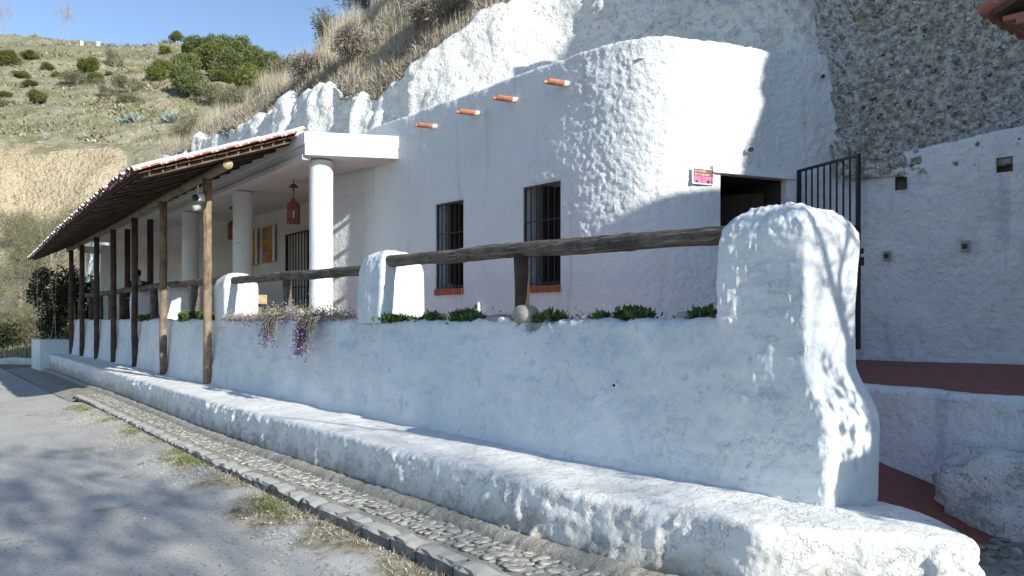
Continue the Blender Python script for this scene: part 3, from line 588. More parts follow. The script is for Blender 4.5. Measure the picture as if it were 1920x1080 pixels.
# porch: back wall, slab, columns, floor
def zfloor(a): return 1.16 + .24 * np.clip((-a - 6) / 17, 0, 1)
bk = respath([(-31.0, 5.80), (-26, 6.35), (-21, 6.90), (-18, 7.12), (-15.5, 7.2), (-13.4, 7.2)], .004, .06); zb = np.arange(1.0, 4.9, .05)
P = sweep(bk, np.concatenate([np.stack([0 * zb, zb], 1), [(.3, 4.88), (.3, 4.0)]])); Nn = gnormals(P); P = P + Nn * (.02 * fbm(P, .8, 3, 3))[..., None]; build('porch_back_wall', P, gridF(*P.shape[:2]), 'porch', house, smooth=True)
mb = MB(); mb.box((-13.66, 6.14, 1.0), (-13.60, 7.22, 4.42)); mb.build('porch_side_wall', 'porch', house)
mb = MB(); mb.box((-31.25, 5.45, 1.0), (-31.0, 6.6, 4.5)); mb.build('end_wall', 'plaster', house)
mb = MB(); mb.obox((-31.05, 5.2, 4.3), ((1, 0, 0), (0, 1, 0), (0, 0, 1)), (.12, .36, .12)); mb.obox((-31.05, 4.85, 4.34), ((1, 0, 0), (0, 1, 0), (0, 0, 1)), (.10, .15, .07)); mb.build('beam_end', 'white', house)
def slab(poly, z0, z1, name, mt, inset=0.):
    c = np.mean(poly, 0); n = len(poly); V = [(*p, z0) for p in poly] + [(*p, z1) for p in poly]
    F = [tuple(range(n - 1, -1, -1)), tuple(range(n, 2 * n))] + [(i, (i + 1) % n, n + (i + 1) % n, n + i) for i in range(n)]
    return build(name, V, F, mt, house)
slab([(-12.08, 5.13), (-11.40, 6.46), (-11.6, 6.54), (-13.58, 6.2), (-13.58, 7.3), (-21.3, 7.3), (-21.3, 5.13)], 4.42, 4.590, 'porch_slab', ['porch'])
slab([(-12.05, 5.10), (-11.385, 6.47), (-11.6, 6.56), (-13.6, 6.6), (-13.58, 7.3), (-21.3, 7.3), (-21.3, 5.10)], 4.605, 4.80, 'slab_top_band', ['slabwhite'])
e0 = np.array([-12.065, 5.115]); e1 = np.array([-11.392, 6.465]); dd = e1 - e0; Le = np.linalg.norm(dd); dd /= Le; nn = np.array([dd[1], -dd[0]])
mb = MB(); c = (e0 + e1) / 2 + nn * .004; mb.obox((*c, 4.51), ((*dd, 0), (*nn, 0), (0, 0, 1)), (Le / 2, .02, .088)); mb.build('slab_fascia', 'slabwhite', house)
mb = MB(); c = (e0 + e1) / 2 - nn * .002; mb.obox((*c, 4.598), ((*dd, 0), (*nn, 0), (0, 0, 1)), (Le / 2 - .01, .012, .012)); mb.build('fascia_joint', 'beam_wood', house)
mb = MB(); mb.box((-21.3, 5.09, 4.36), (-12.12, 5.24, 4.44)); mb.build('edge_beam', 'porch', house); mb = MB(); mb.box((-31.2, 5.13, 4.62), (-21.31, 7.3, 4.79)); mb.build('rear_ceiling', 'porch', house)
for a in (-12.3, -16.2, -20.0):
    n = 36; zc = np.arange(1.1, 4.425, .025); T = np.linspace(0, 2 * math.pi, n + 1); X = a + .197 * np.cos(T)[:, None] + 0 * zc[None]; Y = 5.5 + .197 * np.sin(T)[:, None] + 0 * zc[None]
    P = np.stack([X, Y, np.broadcast_to(zc, X.shape)], -1); Nn = gnormals(P); d = .006 * fbm(P, .3, 3, 3) + .002 * fbm(P, .05, 2, 3); d[-1] = d[0]; Nn[0] = Nn[-1] = (Nn[0] + Nn[-1]) / 2
    P = P + Nn * d[..., None]; build('column', P, gridF(n + 1, len(zc)), 'plaster', house, smooth=True)
# flat roof behind the facade parapet
build('flat_roof', [(-12.6, 6.6, 4.86), (-6.4, 6.95, 4.86), (-6.1, 8.0, 4.86), (-5.9, 9.2, 4.86), (-6.0, 9.9, 4.86), (-12.6, 9.9, 4.86)], [(0, 1, 2, 3, 4, 5)], 'plaster', house)
# drain spouts
for (x, z) in ((-10.39, 4.80), (-9.32, 4.79), (-8.50, 4.81), (-7.50, 4.80)):
    t = 7.24 + .065 * x; V = []; nseg = 8; rows = 7; L_ = .40; ang = rng.uniform(-.05, .05)
    for r_, off in ((.062, 0), (.050, .0)):
        for i in range(rows):
            y = t + .05 - L_ * i / (rows - 1)
            for k in range(nseg + 1):
                q = math.pi * k / nseg; V.append((x + r_ * math.cos(q) + ang * (t - y), y, z - r_ * math.sin(q) - .03 * i / rows))
    m_ = nseg + 1; F = []; mi = []
    for lay in (0, 1):
        for i in range(rows - 1):
            for k in range(nseg): b0 = lay * rows * m_ + i * m_ + k; f = (b0, b0 + 1, b0 + 1 + m_, b0 + m_); F.append(f if lay else f[::-1]); mi.append(1 if i < 2 else 0)
    for i in range(rows - 1):
        for k in (0, nseg): b0 = i * m_ + k; b1 = b0 + rows * m_; F.append((b0, b0 + m_, b1 + m_, b1)); mi.append(1 if i < 2 else 0)
    for k in range(nseg): b0 = (rows - 1) * m_ + k; b1 = b0 + rows * m_; F.append((b0, b0 + 1, b1 + 1, b1)); mi.append(0)
    build('drain_spout', V, F, ['spout', 'white'], house, mi=mi, smooth=False)
# small pipes over the door
def pipe(p, d, r, L_, m, name):
    d = np.array(d, float); d /= np.linalg.norm(d); mb = MB(); mb.tube([np.array(p) - d * .05, np.array(p) + d * L_], r, 12); return mb.build(name, m, house)
pipe((-5.82, 8.28, 3.83), (.8, -.5, -.15), .042, .08, 'white', 'overflow_pipe'); pipe((-5.74, 8.23, 3.818), (.8, -.5, -.15), .03, .003 + .02, 'dark', 'pipe_mouth')
pipe((-5.40, 9.3, 4.85), (.5, -.8, -.25), .022, .14, 'iron', 'roof_pipe')
# ---------------------------------------------------------------- barred gate in the porch, open gate by the alley
def gate(name, H0, H1, z0, z1, nb, label, mids, rb=.008, rf=.02):
    H0 = np.array(H0, float); H1 = np.array(H1, float); L_ = np.linalg.norm(H1 - H0); d = np.array([*(H1 - H0) / L_, 0]); nrm = np.array([-d[1], d[0], 0]); U = (0, 0, 1.)
    g = thing(name, label, 'gate', (*H0, z0)); O = np.array([*H0, 0])
    def b(nm, u0, u1, v0, v1, r): mb = MB(); mb.obox(O + d * (u0 + u1) / 2 + np.array([0, 0, (v0 + v1) / 2]), (d, nrm, U), ((u1 - u0) / 2, r, (v1 - v0) / 2)); mb.build(nm, 'iron', g)
    b('hinge_stile', 0, 2 * rf, z0, z1, rf); b('outer_stile', L_ - 2 * rf, L_, z0, z1, rf); b('top_rail', 2 * rf, L_ - 2 * rf, z1 - .03, z1, rf * .8); b('bottom_rail', 2 * rf, L_ - 2 * rf, z0, z0 + .03, rf * .8)
    for m_ in mids: b('middle_rail', 2 * rf, L_ - 2 * rf, m_ - .01, m_ + .01, .006)
    for k in range(nb): u = 2 * rf + (L_ - 4 * rf) * (k + 1) / (nb + 1); b('bar', u - rb, u + rb, z0 + .03, z1 - .03, rb)
    return g, O, d, nrm, L_, b
g, O, d, nrm, L_, b = gate('iron_gate', (-5.52, 8.92), (-4.55, 8.61), 1.36, 3.61, 8, 'tall black barred gate standing open beside the dark doorway', (2.78, 2.0))
b('lock_box', L_, L_ + .05, 2.32, 2.42, .02); b('latch', L_ + .0, L_ + .035, 2.46, 2.52, .03)
gate('porch_gate', (-17.6, 7.0), (-16.35, 7.02), 1.36, 3.75, 6, 'black barred gate inside the porch behind the nearest big column', (2.5, 1.75), .012, .03)
# ================================================================ cliffs
cl = [(-46, 7.2, 6.5), (-40, 6.8, 8.0), (-36, 6.9, 7.95), (-31, 7.0, 8.0), (-27, 7.0, 7.85), (-24, 7.1, 7.7), (-21, 7.2, 7.6), (-18, 7.4, 7.6), (-16.6, 7.5, 6.95), (-15.5, 7.6, 6.68), (-14.2, 7.8, 6.85), (-13, 8.0, 7.29), (-11.9, 8.7, 7.85), (-10.8, 9.5, 8.6), (-9, 9.75, 9.2), (-7, 9.75, 9.9), (-5.6, 9.72, 10.5)]
cp = respath(cl, .0035, .035); zz = np.concatenate([np.linspace(0, 1, 150), [1.02]]); n = len(cp)
top = cp[:, 2] + .30 * fbm(np.stack([cp[:, 0], cp[:, 1] * 0, cp[:, 0] * 0], 1), .9, 3, 5) * sm(cp[:, 0], -9, -12); bot = interp(cp[:, 0], [(-46, 0), (-32, 1), (-30, 4.2), (-5, 4.3)])
Zs = bot[:, None] + (top - bot)[:, None] * np.minimum(zz, 1)[None]
lean = .22 * (Zs - 4.5); lean[:, -1] += .5
P = sweep(cp[:, :2], np.stack([lean, Zs], -1)); Nn = gnormals(P)
c1, i1 = cells(P, .38, 3); c2, i2 = cells(P * [1, 1, .8], .13, 8); Wp = P + .09 * np.stack([fbm(P, .15, 3, 91), fbm(P, .15, 3, 92), fbm(P, .15, 3, 93)], -1); c3, i3 = cells(Wp, .19, 18); big = fbm(P * [1, 1, .6], 1.3, 3, 2)
right = sm(P[..., 0], -11.5, -9.8)
d = .26 * big + .10 * (.5 - c1) * (1 - .5 * right) + .02 * fbm(P, .2, 3, 6) + right * (np.clip(.6 - c3, 0, 1) * (i3 > .35) * .26 * sm(fbm(P, .8, 2, 55), -.3, .2) - .14 * big) + (.015 + .04 * right) * (.5 - c2) + (.02 + .04 * right) * fbm(P, .1, 3, 66)
ribs = np.abs(fbm(P * [1.6, 1.6, .28], .9, 2, 16)); d += (1 - right) * .32 * (ribs - .25) * (1 - sm(P[..., 0], -14.5, -12.8))
sg = -1 if np.mean(Nn[100:300, 50, 1]) > 0 else 1; CLTOP = P[:, -2].copy(); P = P + Nn * (sg * d)[..., None]
tag(build('whitewashed_cliff', P, gridF(*P.shape[:2]), 'cliff_white', smooth=True), kind='structure')
# right: conglomerate cliff above the alley wall
w0 = c2w(4.35, 10.32); w1 = c2w(4.6, 10.2); w2 = c2w(6.0, 9.06); w3 = c2w(7.6, 7.75)
al = np.array([(-5.36, 9.72), w1, w2, w3])
cgp = respath([(-5.39, 9.43), (-5.20, 9.88), (w2[0], w2[1] + .16), (w3[0] + .6, w3[1] + .3), (2, 12.2), (6, 12.0)], .0022, .022, smooth=False)
zc = np.arange(3.55, 9.4, .024); P = sweep(cgp, np.stack([.14 * (zc - 3.8), zc], 1)); Nn = gnormals(P); sg = -1 if Nn[50, 50, 1] > 0 else 1
c1, i1 = cells(P, .12, 3); c2, i2 = cells(P, .055, 8); d = .22 * fbm(P, 1.2, 3, 2) + .12 * (.55 - c1) * (.3 + i1) + .09 * (.5 - c2) * (i2 + .3) + .07 * fbm(P, .12, 3, 4)
leftedge = sm(P[..., 0], -5.2, -5.40); d = d * (1 - leftedge) + .04 * fbm(P, .2, 3, 5); under = sm(P[..., 2], 4.3, 3.75); d += under * .10
Q = P + Nn * (sg * d)[..., None]
cong = tag(build('conglomerate_cliff', Q, gridF(*Q.shape[:2]), 'conglomerate', smooth=True), kind='structure')
ii = rng.integers(5, min(P.shape[0] - 5, 420), 6000); jj = rng.integers(3, P.shape[1] - 3, 6000)
stones(Q[ii, jj] + Nn[ii, jj] * sg * .012, rng.uniform(.012, .036, 6000) , 'pebble', 'embedded_pebbles', cong, flat=.8)
# alley wall
ap = respath(al, .002, .018, smooth=False); za = np.arange(1.05, 3.90, .02)
prof = np.concatenate([np.stack([0 * za, za], 1), [(.02, 3.925), (.08, 3.94), (.2, 3.92), (.45, 3.9)]]); P = sweep(ap, prof); Nn = gnormals(P); sg = -1 if Nn[50, 20, 1] > 0 else 1
P[..., 2] += sm(P[..., 2], 3.3, 3.9) * (interp(P[..., 0], [(-5.3, -.11), (-3.4, .07), (-2, .2)]) + .025 * fbm(P * [1, 1, 0], .3, 3, 3))
px = [(w1[0] + (w2[0] - w1[0]) * u, w1[1] + (w2[1] - w1[1]) * u) for u in (0, 1)]
def walk(u): return np.array([w1[0] + (w2[0] - w1[0]) * u, w1[1] + (w2[1] - w1[1]) * u])
tn = (walk(1) - walk(0)); WL = np.linalg.norm(tn); tn /= WL; inn = np.array([-tn[1], tn[0]])
s_ = (P[..., 0] - w1[0]) * tn[0] + (P[..., 1] - w1[1]) * tn[1]
nh = [(.41, .545, 3.36, 3.53), (1.52, 1.68, 3.45, 3.63), (-.40, -.26, 3.18, 3.38)]
hole = np.zeros(P.shape[:2], bool)
for (u0, u1, v0, v1) in nh: hole |= (s_ > u0) & (s_ < u1) & (P[..., 2] > v0) & (P[..., 2] < v1) & (np.arange(P.shape[1])[None, :] < len(za))
d = .035 * fbm(P, .9, 3, 5) + .018 * fbm(P, .16, 3, 6) + .008 * fbm(P, .05, 2, 7) + sm(P[..., 2], 1.45, 1.15) * .03 * (1 + fbm(P, .2, 3, 9)); d = np.where(hole, 0, d)
P = P + Nn * (sg * d)[..., None]
alley = tag(build('alley_wall', P, gridF(*P.shape[:2], mask=~hole[:-1, :-1]), 'alleywall', smooth=True), 'high whitewashed wall with three square niches below the pebbly cliff', 'wall')
for (u0, u1, v0, v1) in nh:
    A = np.array(w1) + tn * (u0 - .02); B = np.array(w1) + tn * (u1 + .03); niche(A - inn * -.006, B + inn * .006, inn, .25, v0 - .02, v1 + .03, 'concrete', alley, 'niche')
# boxes on the alley wall
def wallbox(u, z, w, h, label, shell='grey'):
    c = np.array(w1) + tn * u - inn * .03; g = thing('wall_light', label, 'light fitting', (*c, z), 'small square lights on the alley wall'); T3 = (*tn, 0); N3 = (*inn, 0)
    mb = MB(); mb.obox((*c, z), (T3, N3, (0, 0, 1)), (w / 2, .045, h / 2)); mb.obox((*(c - inn * .046), z + h * .36), (T3, N3, (0, 0, 1)), (w / 2 - .004, .012, h * .1)); mb.build('housing', shell, g)
    mb = MB(); mb.obox((*(c - inn * .047), z - h * .05), (T3, N3, (0, 0, 1)), (w * .32, .004, h * .24)); mb.build('louvre', 'black', g)
wallbox(.33, 2.53, .085, .12, 'small grey square wall light left of its twin on the alley wall'); wallbox(1.21, 2.60, .09, .13, 'small grey square wall light at the right edge of the alley wall')
# ================================================================ terrace, ramp, low wall, boulder, alley ground
lw = [(-5.6, 6.75), (-4.4, 6.52), (-3.31, 6.28), (-2.02, 6.01), (.2, 5.5)]
def lwt(a): return interp(a, lw)
xs = np.arange(-31, 2.6, .1); P = []
for x in xs:
    t0 = 4.66 if x < -5.6 else lwt(x); t1 = 7.35 if x < -13.4 else 11.
    P.append([(x, t0 + (t1 - t0) * k / 40, zfloor(x) - (.10 * float(sm(k / 40., .6, 0.)) if x > -5.6 else 0) + .02) for k in range(41)])
P = np.array(P); P[..., 2] += .008 * fbm(P, .5, 3, 3); tag(build('red_terrace_floor', P, gridF(len(xs), 41), 'red_floor', smooth=True), kind='structure')
def ramp_z(a, t): return interp(a, [(-5.6, 1.16), (-4.2, .86), (-3.3, .585), (-2.6, .45), (-1.9, .29), (-1.0, .17), (4, .12)])
xs = np.arange(-5.7, 4, .05); P = np.array([[(x, 4.2 + (7.2 - 4.2) * k / 40 if x < -1.5 else 1.5 + 5.7 * k / 40, 0) for k in range(41)] for x in xs]); P[..., 2] = ramp_z(P[..., 0], 0) + .012 * fbm(P, .3, 3, 3)
j = (P[:-1, :-1, 0] > -1.95 + .0 * P[:-1, :-1, 1]).reshape(-1).astype(int)
rampo = build('alley_ramp', P, gridF(len(xs), 41), ['red_floor', 'mortar'], mi=j, smooth=True); tag(rampo, kind='structure')
C = []
for x in np.arange(-1.93, .2, .10):
    for t in np.arange(3.9, 5.9, .085): C.append((x + rng.uniform(-.03, .03), t + rng.uniform(-.02, .02), float(ramp_z(x, t)) + .003))
stones(np.array(C), .045, 'cobble', 'alley_cobbles', rampo, flat=.45)
lp = respath(lw, .002, .02, smooth=False); zl = np.arange(.05, 1.10, .02); P = sweep(lp, np.concatenate([np.stack([0 * zl - .16 * (1.16 - zl) * sm(zl, 1.2, .2), zl], 1), [(.01, 1.12), (.05, 1.135), (.14, 1.135), (.15, 1.05)]])); Nn = gnormals(P); sg = -1 if Nn[20, 20, 1] > 0 else 1
P = P + Nn * (sg * (.03 * fbm(P, .5, 3, 3) + .006 * fbm(P, .09, 3, 4)))[..., None]; tag(build('low_retaining_wall', P, gridF(*P.shape[:2]), 'alleywall', smooth=True), 'low whitewashed retaining wall along the red ramp, right of the tallest pillar', 'wall')
def boulder(c, r, label, mt, seed, amp=.12, name='boulder', cat='rock'):
    V, F = icos(5 if max(r) > .3 else 3); V = np.sign(V) * np.abs(V) ** .75; P = V * r; c3 = np.array(c)
    w = P + c3; P = P * (1 + amp * fbm(w, max(r) * .8, 3, seed) + amp * .35 * fbm(w, max(r) * .16, 3, seed + 2) + amp * .3 * (.4 - np.abs(fbm(w * [1, 1, 1.8], max(r) * .35, 3, seed + 5))))[:, None]
    return tag(build(name, P + c3, F, mt, smooth=True), label, cat)
bx_, by_ = c2w(3.80, 5.12); boulder((bx_, by_, .34), (.86, .64, .50), 'big lumpy whitewashed boulder at the right edge below the low wall', 'rockwhite', 4, .34)
# ================================================================ the neighbouring house and an added shading rock to the right (its eave shows at the top right corner)
nb_ = thing('neighbour_house', 'house whose old clay tile eave pokes in at the top right corner', 'building', (-2.4, 7.8, 0))
mb = MB(); mb.box((-2.45, 7.85, .1), (-1.3, 9.0, 4.35)); mb.build('wall', 'alleywall', nb_); mb = MB(); mb.box((4., 7.54, .1), (6, 8.9, 7.8)); mb.build('shading_block', 'alleywall', nb_)  # the taller block is unseen, added to throw shade on the curved facade
mb = MB(); V = [(-2.80, 7.62, 4.46), (-2.80, 9.2, 4.46), (-1.2, 9.2, 5.05), (-1.2, 7.62, 5.05), (-2.80, 7.62, 4.40), (-2.80, 9.2, 4.40), (-1.2, 9.2, 4.99), (-1.2, 7.62, 4.99)]
mb.add(V, [(3, 2, 1, 0), (4, 5, 6, 7), (0, 1, 5, 4), (1, 2, 6, 5), (2, 3, 7, 6), (3, 0, 4, 7)]); mb.build('roof_deck', 'beam_wood', nb_); mb = MB(); mb.box((3.9, 7.44, 7.8), (6.1, 9.0, 7.92)); mb.build('flat_roof', 'beam_wood', nb_)  # flat roof caps the added shading block
for i, t in enumerate(np.arange(7.62, 9.1, .145)):          # brick courses under the eave
    for k, (ex, z) in enumerate(((-2.62, 4.30), (-2.74, 4.36))):
        mb = MB(); mb.box((ex, t + .004 + .05 * k, z - .025), (ex + .25, t + .137 + .05 * k, z + .025), .006); mb.build('eave_brick', 'oldtile', nb_)
def tile_mesh(r, L_, mt, down=False, th=.014, seg=6, taper=.86):
    V = []; F = []
    for (rr) in (r, r - th):
        for (y, q) in ((0, 1), (L_, taper)):
            for k in range(seg + 1): a_ = math.pi * k / seg; V.append((rr * q * math.cos(a_), y, (rr * q * math.sin(a_)) * (-1 if down else 1) * .85))
    m_ = seg + 1
    for k in range(seg): F += [(k, k + 1, m_ + k + 1, m_ + k), (2 * m_ + k + 1, 2 * m_ + k, 3 * m_ + k, 3 * m_ + k + 1), (k + 1, k, 2 * m_ + k, 2 * m_ + k + 1), (m_ + k, m_ + k + 1, 3 * m_ + k + 1, 3 * m_ + k)]
    F += [(0, m_, 3 * m_, 2 * m_), (seg, 2 * m_ + seg, 3 * m_ + seg, m_ + seg)]
    return mesh('roof_tile', V, F, mt)
tm = tile_mesh(.10, .42, 'oldtile'); tmd = tile_mesh(.10, .42, 'oldtile', True); slope = math.atan2(1.64, 4.4)
for i, t in enumerate(np.arange(7.66, 9.1, .21)):
    for r_ in range(2):
        o = link('roof_tile', tm, nb_); x = -2.92 + .35 * r_; o.location = Vector((x, t + .1, 4.49 + (x + 2.80) * math.tan(slope) + .03 + rng.uniform(-.01, .01))) - nb_.location; o.rotation_euler = (slope, 0, -math.pi / 2)
        o = link('channel_tile', tmd, nb_); o.location = Vector((x, t, 4.535 + (x + 2.80) * math.tan(slope))) - nb_.location; o.rotation_euler = (slope, 0, -math.pi / 2)
# unseen rocky spur, added and shaped to shade the curved wall and cliff
prof = np.array([(8.3, 0), (8.85, 8.6), (9.3, 9.9), (9.75, 11.6), (10.5, 14.7), (11.4, 15.3), (12.3, 15.5)]); rp = refine(prof, .14); xs = np.arange(6.2, 8.1, .3)
P = np.array([[(x, t + .0, z) for t, z in rp] for x in xs]); P = P + gnormals(P) * (.22 * fbm(P, .35, 3, 3) + .15 * fbm(P, .9, 2, 6))[..., None]
E0 = np.stack([np.full(len(rp), 6.2), np.full(len(rp), 12.3), rp[:, 1]], 1); Vv = np.concatenate([P.reshape(-1, 3), E0]); nF = [tuple(f) for f in gridF(*P.shape[:2]).tolist()]
b0 = P.shape[0] * P.shape[1]; nF += [(k, k + 1, b0 + k + 1, b0 + k) for k in range(len(rp) - 1)]
tag(build('shading_spur', Vv, nF, 'conglomerate'), kind='structure')
# unseen wall added beyond the frame to shade the alley and pillar foot
mb = MB(); V = [(x, t, z) for x in (1.0, 1.3) for (t, z) in ((4.38, 0), (7.2, 0), (7.2, 3.5), (5.5, 3.35), (5.1, 2.45), (4.38, 2.42))]; mb.add(V, [(5, 4, 3, 2, 1, 0), (6, 7, 8, 9, 10, 11)] + [(i, (i + 1) % 6, 6 + (i + 1) % 6, 6 + i) for i in range(6)]); tag(mb.build('shading_wall', 'plaster'), 'white garden wall across the alley mouth', 'wall')
# ================================================================ timber canopy
def eave_t(a): return interp(a, [(-31.3, 3.32), (-29, 3.24), (-19.9, 2.84), (-14.9, 2.68), (-12.4, 2.66)])
ZR, ZE, TR = 4.78, 3.86, 5.12
def roof_z(a, t): return ZR + (ZE - ZR) * (TR - t) / (TR - eave_t(a))
can = thing('timber_canopy', 'long lean-to canopy of clay tiles on timber posts along the terrace', 'canopy', (-13.8, 4.0, .6))
posts = [(-13.8, 4.075), (-17.1, 4.165), (-20.5, 4.34), (-23.4, 4.42), (-25.9, 4.43), (-28.4, 4.44), (-30.6, 4.45)]
for a, t in posts:
    z1 = roof_z(a, t) - .22; n = 26; u = np.linspace(0, 1, n)[:, None]; P = np.array([a, t, .57]) * (1 - u) + np.array([a + rng.uniform(-.03, .03), t, z1]) * u
    P = P + .012 * np.stack([fbm(P, .8, 2, 3), fbm(P, .8, 2, 4), 0 * u[:, 0]], 1); mb = MB(); mb.tube(P, .075 * (1 + .06 * fbm(P, .3, 2, 5)), 10, True, .03); mb.build('post', 'post_wood' if a > -18 else 'beam_wood', can, True)  # farther posts get darker wood, painting the canopy's shade into their colour
for a, t in ((-23.6, 5.4), (-26.5, 5.4)):
    mb = MB(); mb.tube([(a, t, 1.2), (a, t, roof_z(a, 5.1) - .1)], .085, 10); mb.build('inner_post', 'beam_wood', can, True)
bm_ = [(-12.62, 4.05)] + [(a, t) for a, t in posts] + [(-31.2, 4.45)]
bp = respath(bm_, .01, .1); P = np.stack([bp[:, 0], bp[:, 1], roof_z(bp[:, 0], bp[:, 1]) - .155], 1); P[:, 2] += .015 * fbm(P, 1.5, 2, 3)
mb = MB(); mb.tube(P, .082 * (1 + .05 * fbm(P, .6, 2, 4)), 14, True, .02); o = mb.build('beam', ['post_wood', 'cut_wood'], can, True); pi = np.zeros(len(o.data.polygons), dtype=np.int32); pi[-2:] = 1; o.data.polygons.foreach_set('material_index', pi)
for a in np.arange(-12.7, -31, -.62):                       # rafters
    aa = a + rng.uniform(-.05, .05); te = eave_t(aa) + .04
    mb = MB(); pts = [(aa, t, roof_z(aa, t) - .055 + rng.uniform(-.006, .006)) for t in np.linspace(5.1, te, 7)]; mb.tube(pts, .028, 7, True, .05); mb.build('rafter', 'beam_wood', can, True)
for k in range(12):                                         # laths running along the roof
    f = (k + .5) / 12; pts = []
    for a in np.arange(-12.45, -31.2, -.55): t = TR + (eave_t(a) - TR) * f; pts.append((a, t + rng.uniform(-.006, .006), roof_z(a, t) - .018 + rng.uniform(-.004, .004)))
    mb = MB(); mb.tube(pts, .02, 6, True, .1); mb.build('lath', 'beam_wood', can, True)
for f0 in range(13):                                       # boards / canes closing the underside
    f = f0 / 13; xs = np.arange(-12.35, -31.25, -.3); V = []
    for a in xs:
        for q in (f + .004, f + 1 / 13 - .004):
            t = TR + (eave_t(a) - TR) * q; V.append((a, t, roof_z(a, t) + .004 + .004 * (f0 % 2)))
    V = np.array(V); V2 = V + [0, 0, .015]; n = len(xs); F = []
    for i in range(n - 1):
        a0 = 2 * i; F += [(a0, a0 + 1, a0 + 3, a0 + 2), (2 * n + a0 + 1, 2 * n + a0, 2 * n + a0 + 2, 2 * n + a0 + 3), (a0, a0 + 2, 2 * n + a0 + 2, 2 * n + a0), (a0 + 3, a0 + 1, 2 * n + a0 + 1, 2 * n + a0 + 3)]
    F.append((0, 2 * n, 2 * n + 1, 1)); F.append((2 * n - 2, 2 * n - 1, 4 * n - 1, 4 * n - 2)); build('roof_board', np.vstack([V, V2]), F, 'beam_wood', can)
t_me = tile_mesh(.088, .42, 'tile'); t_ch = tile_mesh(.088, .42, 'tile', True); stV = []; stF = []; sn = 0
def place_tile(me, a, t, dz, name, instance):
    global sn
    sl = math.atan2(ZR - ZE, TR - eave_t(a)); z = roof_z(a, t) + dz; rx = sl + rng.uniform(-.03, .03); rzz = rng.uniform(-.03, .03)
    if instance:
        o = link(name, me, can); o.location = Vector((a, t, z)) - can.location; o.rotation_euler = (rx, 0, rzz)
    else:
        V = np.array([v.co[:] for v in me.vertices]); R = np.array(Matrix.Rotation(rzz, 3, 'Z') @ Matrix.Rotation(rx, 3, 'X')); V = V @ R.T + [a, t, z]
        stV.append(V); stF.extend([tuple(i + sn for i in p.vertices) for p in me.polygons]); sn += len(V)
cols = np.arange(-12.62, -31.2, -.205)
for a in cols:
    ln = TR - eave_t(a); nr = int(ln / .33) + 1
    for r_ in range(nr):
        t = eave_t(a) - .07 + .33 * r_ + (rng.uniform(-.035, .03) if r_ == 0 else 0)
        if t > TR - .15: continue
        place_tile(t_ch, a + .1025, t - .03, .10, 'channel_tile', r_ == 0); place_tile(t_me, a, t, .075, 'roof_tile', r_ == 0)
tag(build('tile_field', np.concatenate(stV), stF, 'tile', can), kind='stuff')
vt = tile_mesh(.10, .46, 'verge', seg=8, taper=.9)
for r_ in range(7):                                        # verge tiles
    t = eave_t(-12.4) - .06 + .37 * r_; o = link('verge_tile', vt, can); o.location = Vector((-12.42, t, roof_z(-12.42, t) + .055)) - can.location; o.rotation_euler = (math.atan2(ZR - ZE, TR - 2.66) + .05, 0, rng.uniform(-.02, .02))
mb = MB(); pts = [(-12.50 + rng.uniform(-.01, .01), t, roof_z(-12.5, t) - .035) for t in np.linspace(5.0, 2.75, 9)]; mb.tube(pts, .035, 8, True, .05); mb.build('verge_rafter', 'post_wood', can, True)
mb = MB(); xs = np.arange(-12.3, -31.2, -.5); mb.tube([(a, TR + .03, ZR + .04) for a in xs], .07, 8); mb.build('ridge_mortar', 'white', can, True)
# security camera on the first post
sec = thing('security_camera', 'white and black security camera fixed to the top of the nearest timber post', 'camera', (-13.72, 3.95, 3.78)); O = np.array(sec.location)
ax = np.array([.35, -.9, -.28]); ax /= np.linalg.norm(ax); C0 = np.array([-13.62, 3.86, 3.80])
mb = MB(); mb.tube([C0 - ax * .10, C0 + ax * .02], [.07, .07], 16); mb.build('housing', 'white', sec, True); mb = MB(); mb.tube([C0 + ax * .02, C0 + ax * .06], .058, 16); mb.build('lens', 'black', sec, True)
mb = MB(); mb.tube([C0 - ax * .1, np.array([-13.74, 4.0, 3.78])], .025, 8); mb.tube([C0 + [.02, 0, .07], C0 + [.03, .0, .2]], .01, 6); mb.build('bracket', 'white', sec)
mb = MB(); c = C0 + np.array([-.07, .0, -.17]); mb.tube([c - ax * .06, c + ax * .06], .05, 12); mb.build('sensor', 'grey', sec, True)
# ================================================================ porch contents
def lantern(a, t, ztop, label):
    g = thing('hanging_lantern', label, 'lantern', (a, t, ztop), 'terracotta lanterns hanging in the porch')
    mb = MB(); mb.tube([(a, t, ztop), (a, t, ztop - .34)], .008, 6); mb.lathe([(.018, -.2), (.012, -.16)], (a, t, ztop), 8); mb.build('chain', 'iron', g)
    mb = MB(); mb.lathe([(.10, -.13), (.095, -.125), (.05, -.075), (.012, -.06)], (a, t, ztop), 12); mb.build('ceiling_rose', 'clay', g)
    z = ztop - .34; mb = MB(); mb.lathe([(.02, 0), (.035, -.02), (.03, -.04), (.09, -.09), (.13, -.13), (.135, -.16), (.12, -.165)], (a, t, z), 8); mb.lathe([(.12, -.44), (.14, -.445), (.14, -.48), (.12, -.49)], (a, t, z), 8)
    for k in range(8): th_ = 2 * math.pi * (k + .0) / 8; mb.obox((a + .112 * math.cos(th_), t + .112 * math.sin(th_), z - .305), ((math.cos(th_), math.sin(th_), 0), (-math.sin(th_), math.cos(th_), 0), (0, 0, 1)), (.012, .024, .14))
    mb.lathe([(.112, -.245), (.118, -.2), (.12, -.165)], (a, t, z), 8); mb.lathe([(.12, -.45), (.118, -.40)], (a, t, z), 8); mb.build('body', 'clay', g)
    mb = MB(); mb.lathe([(.085, -.42), (.085, -.2)], (a, t, z), 12); mb.build('glass_cylinder', 'white', g, True)
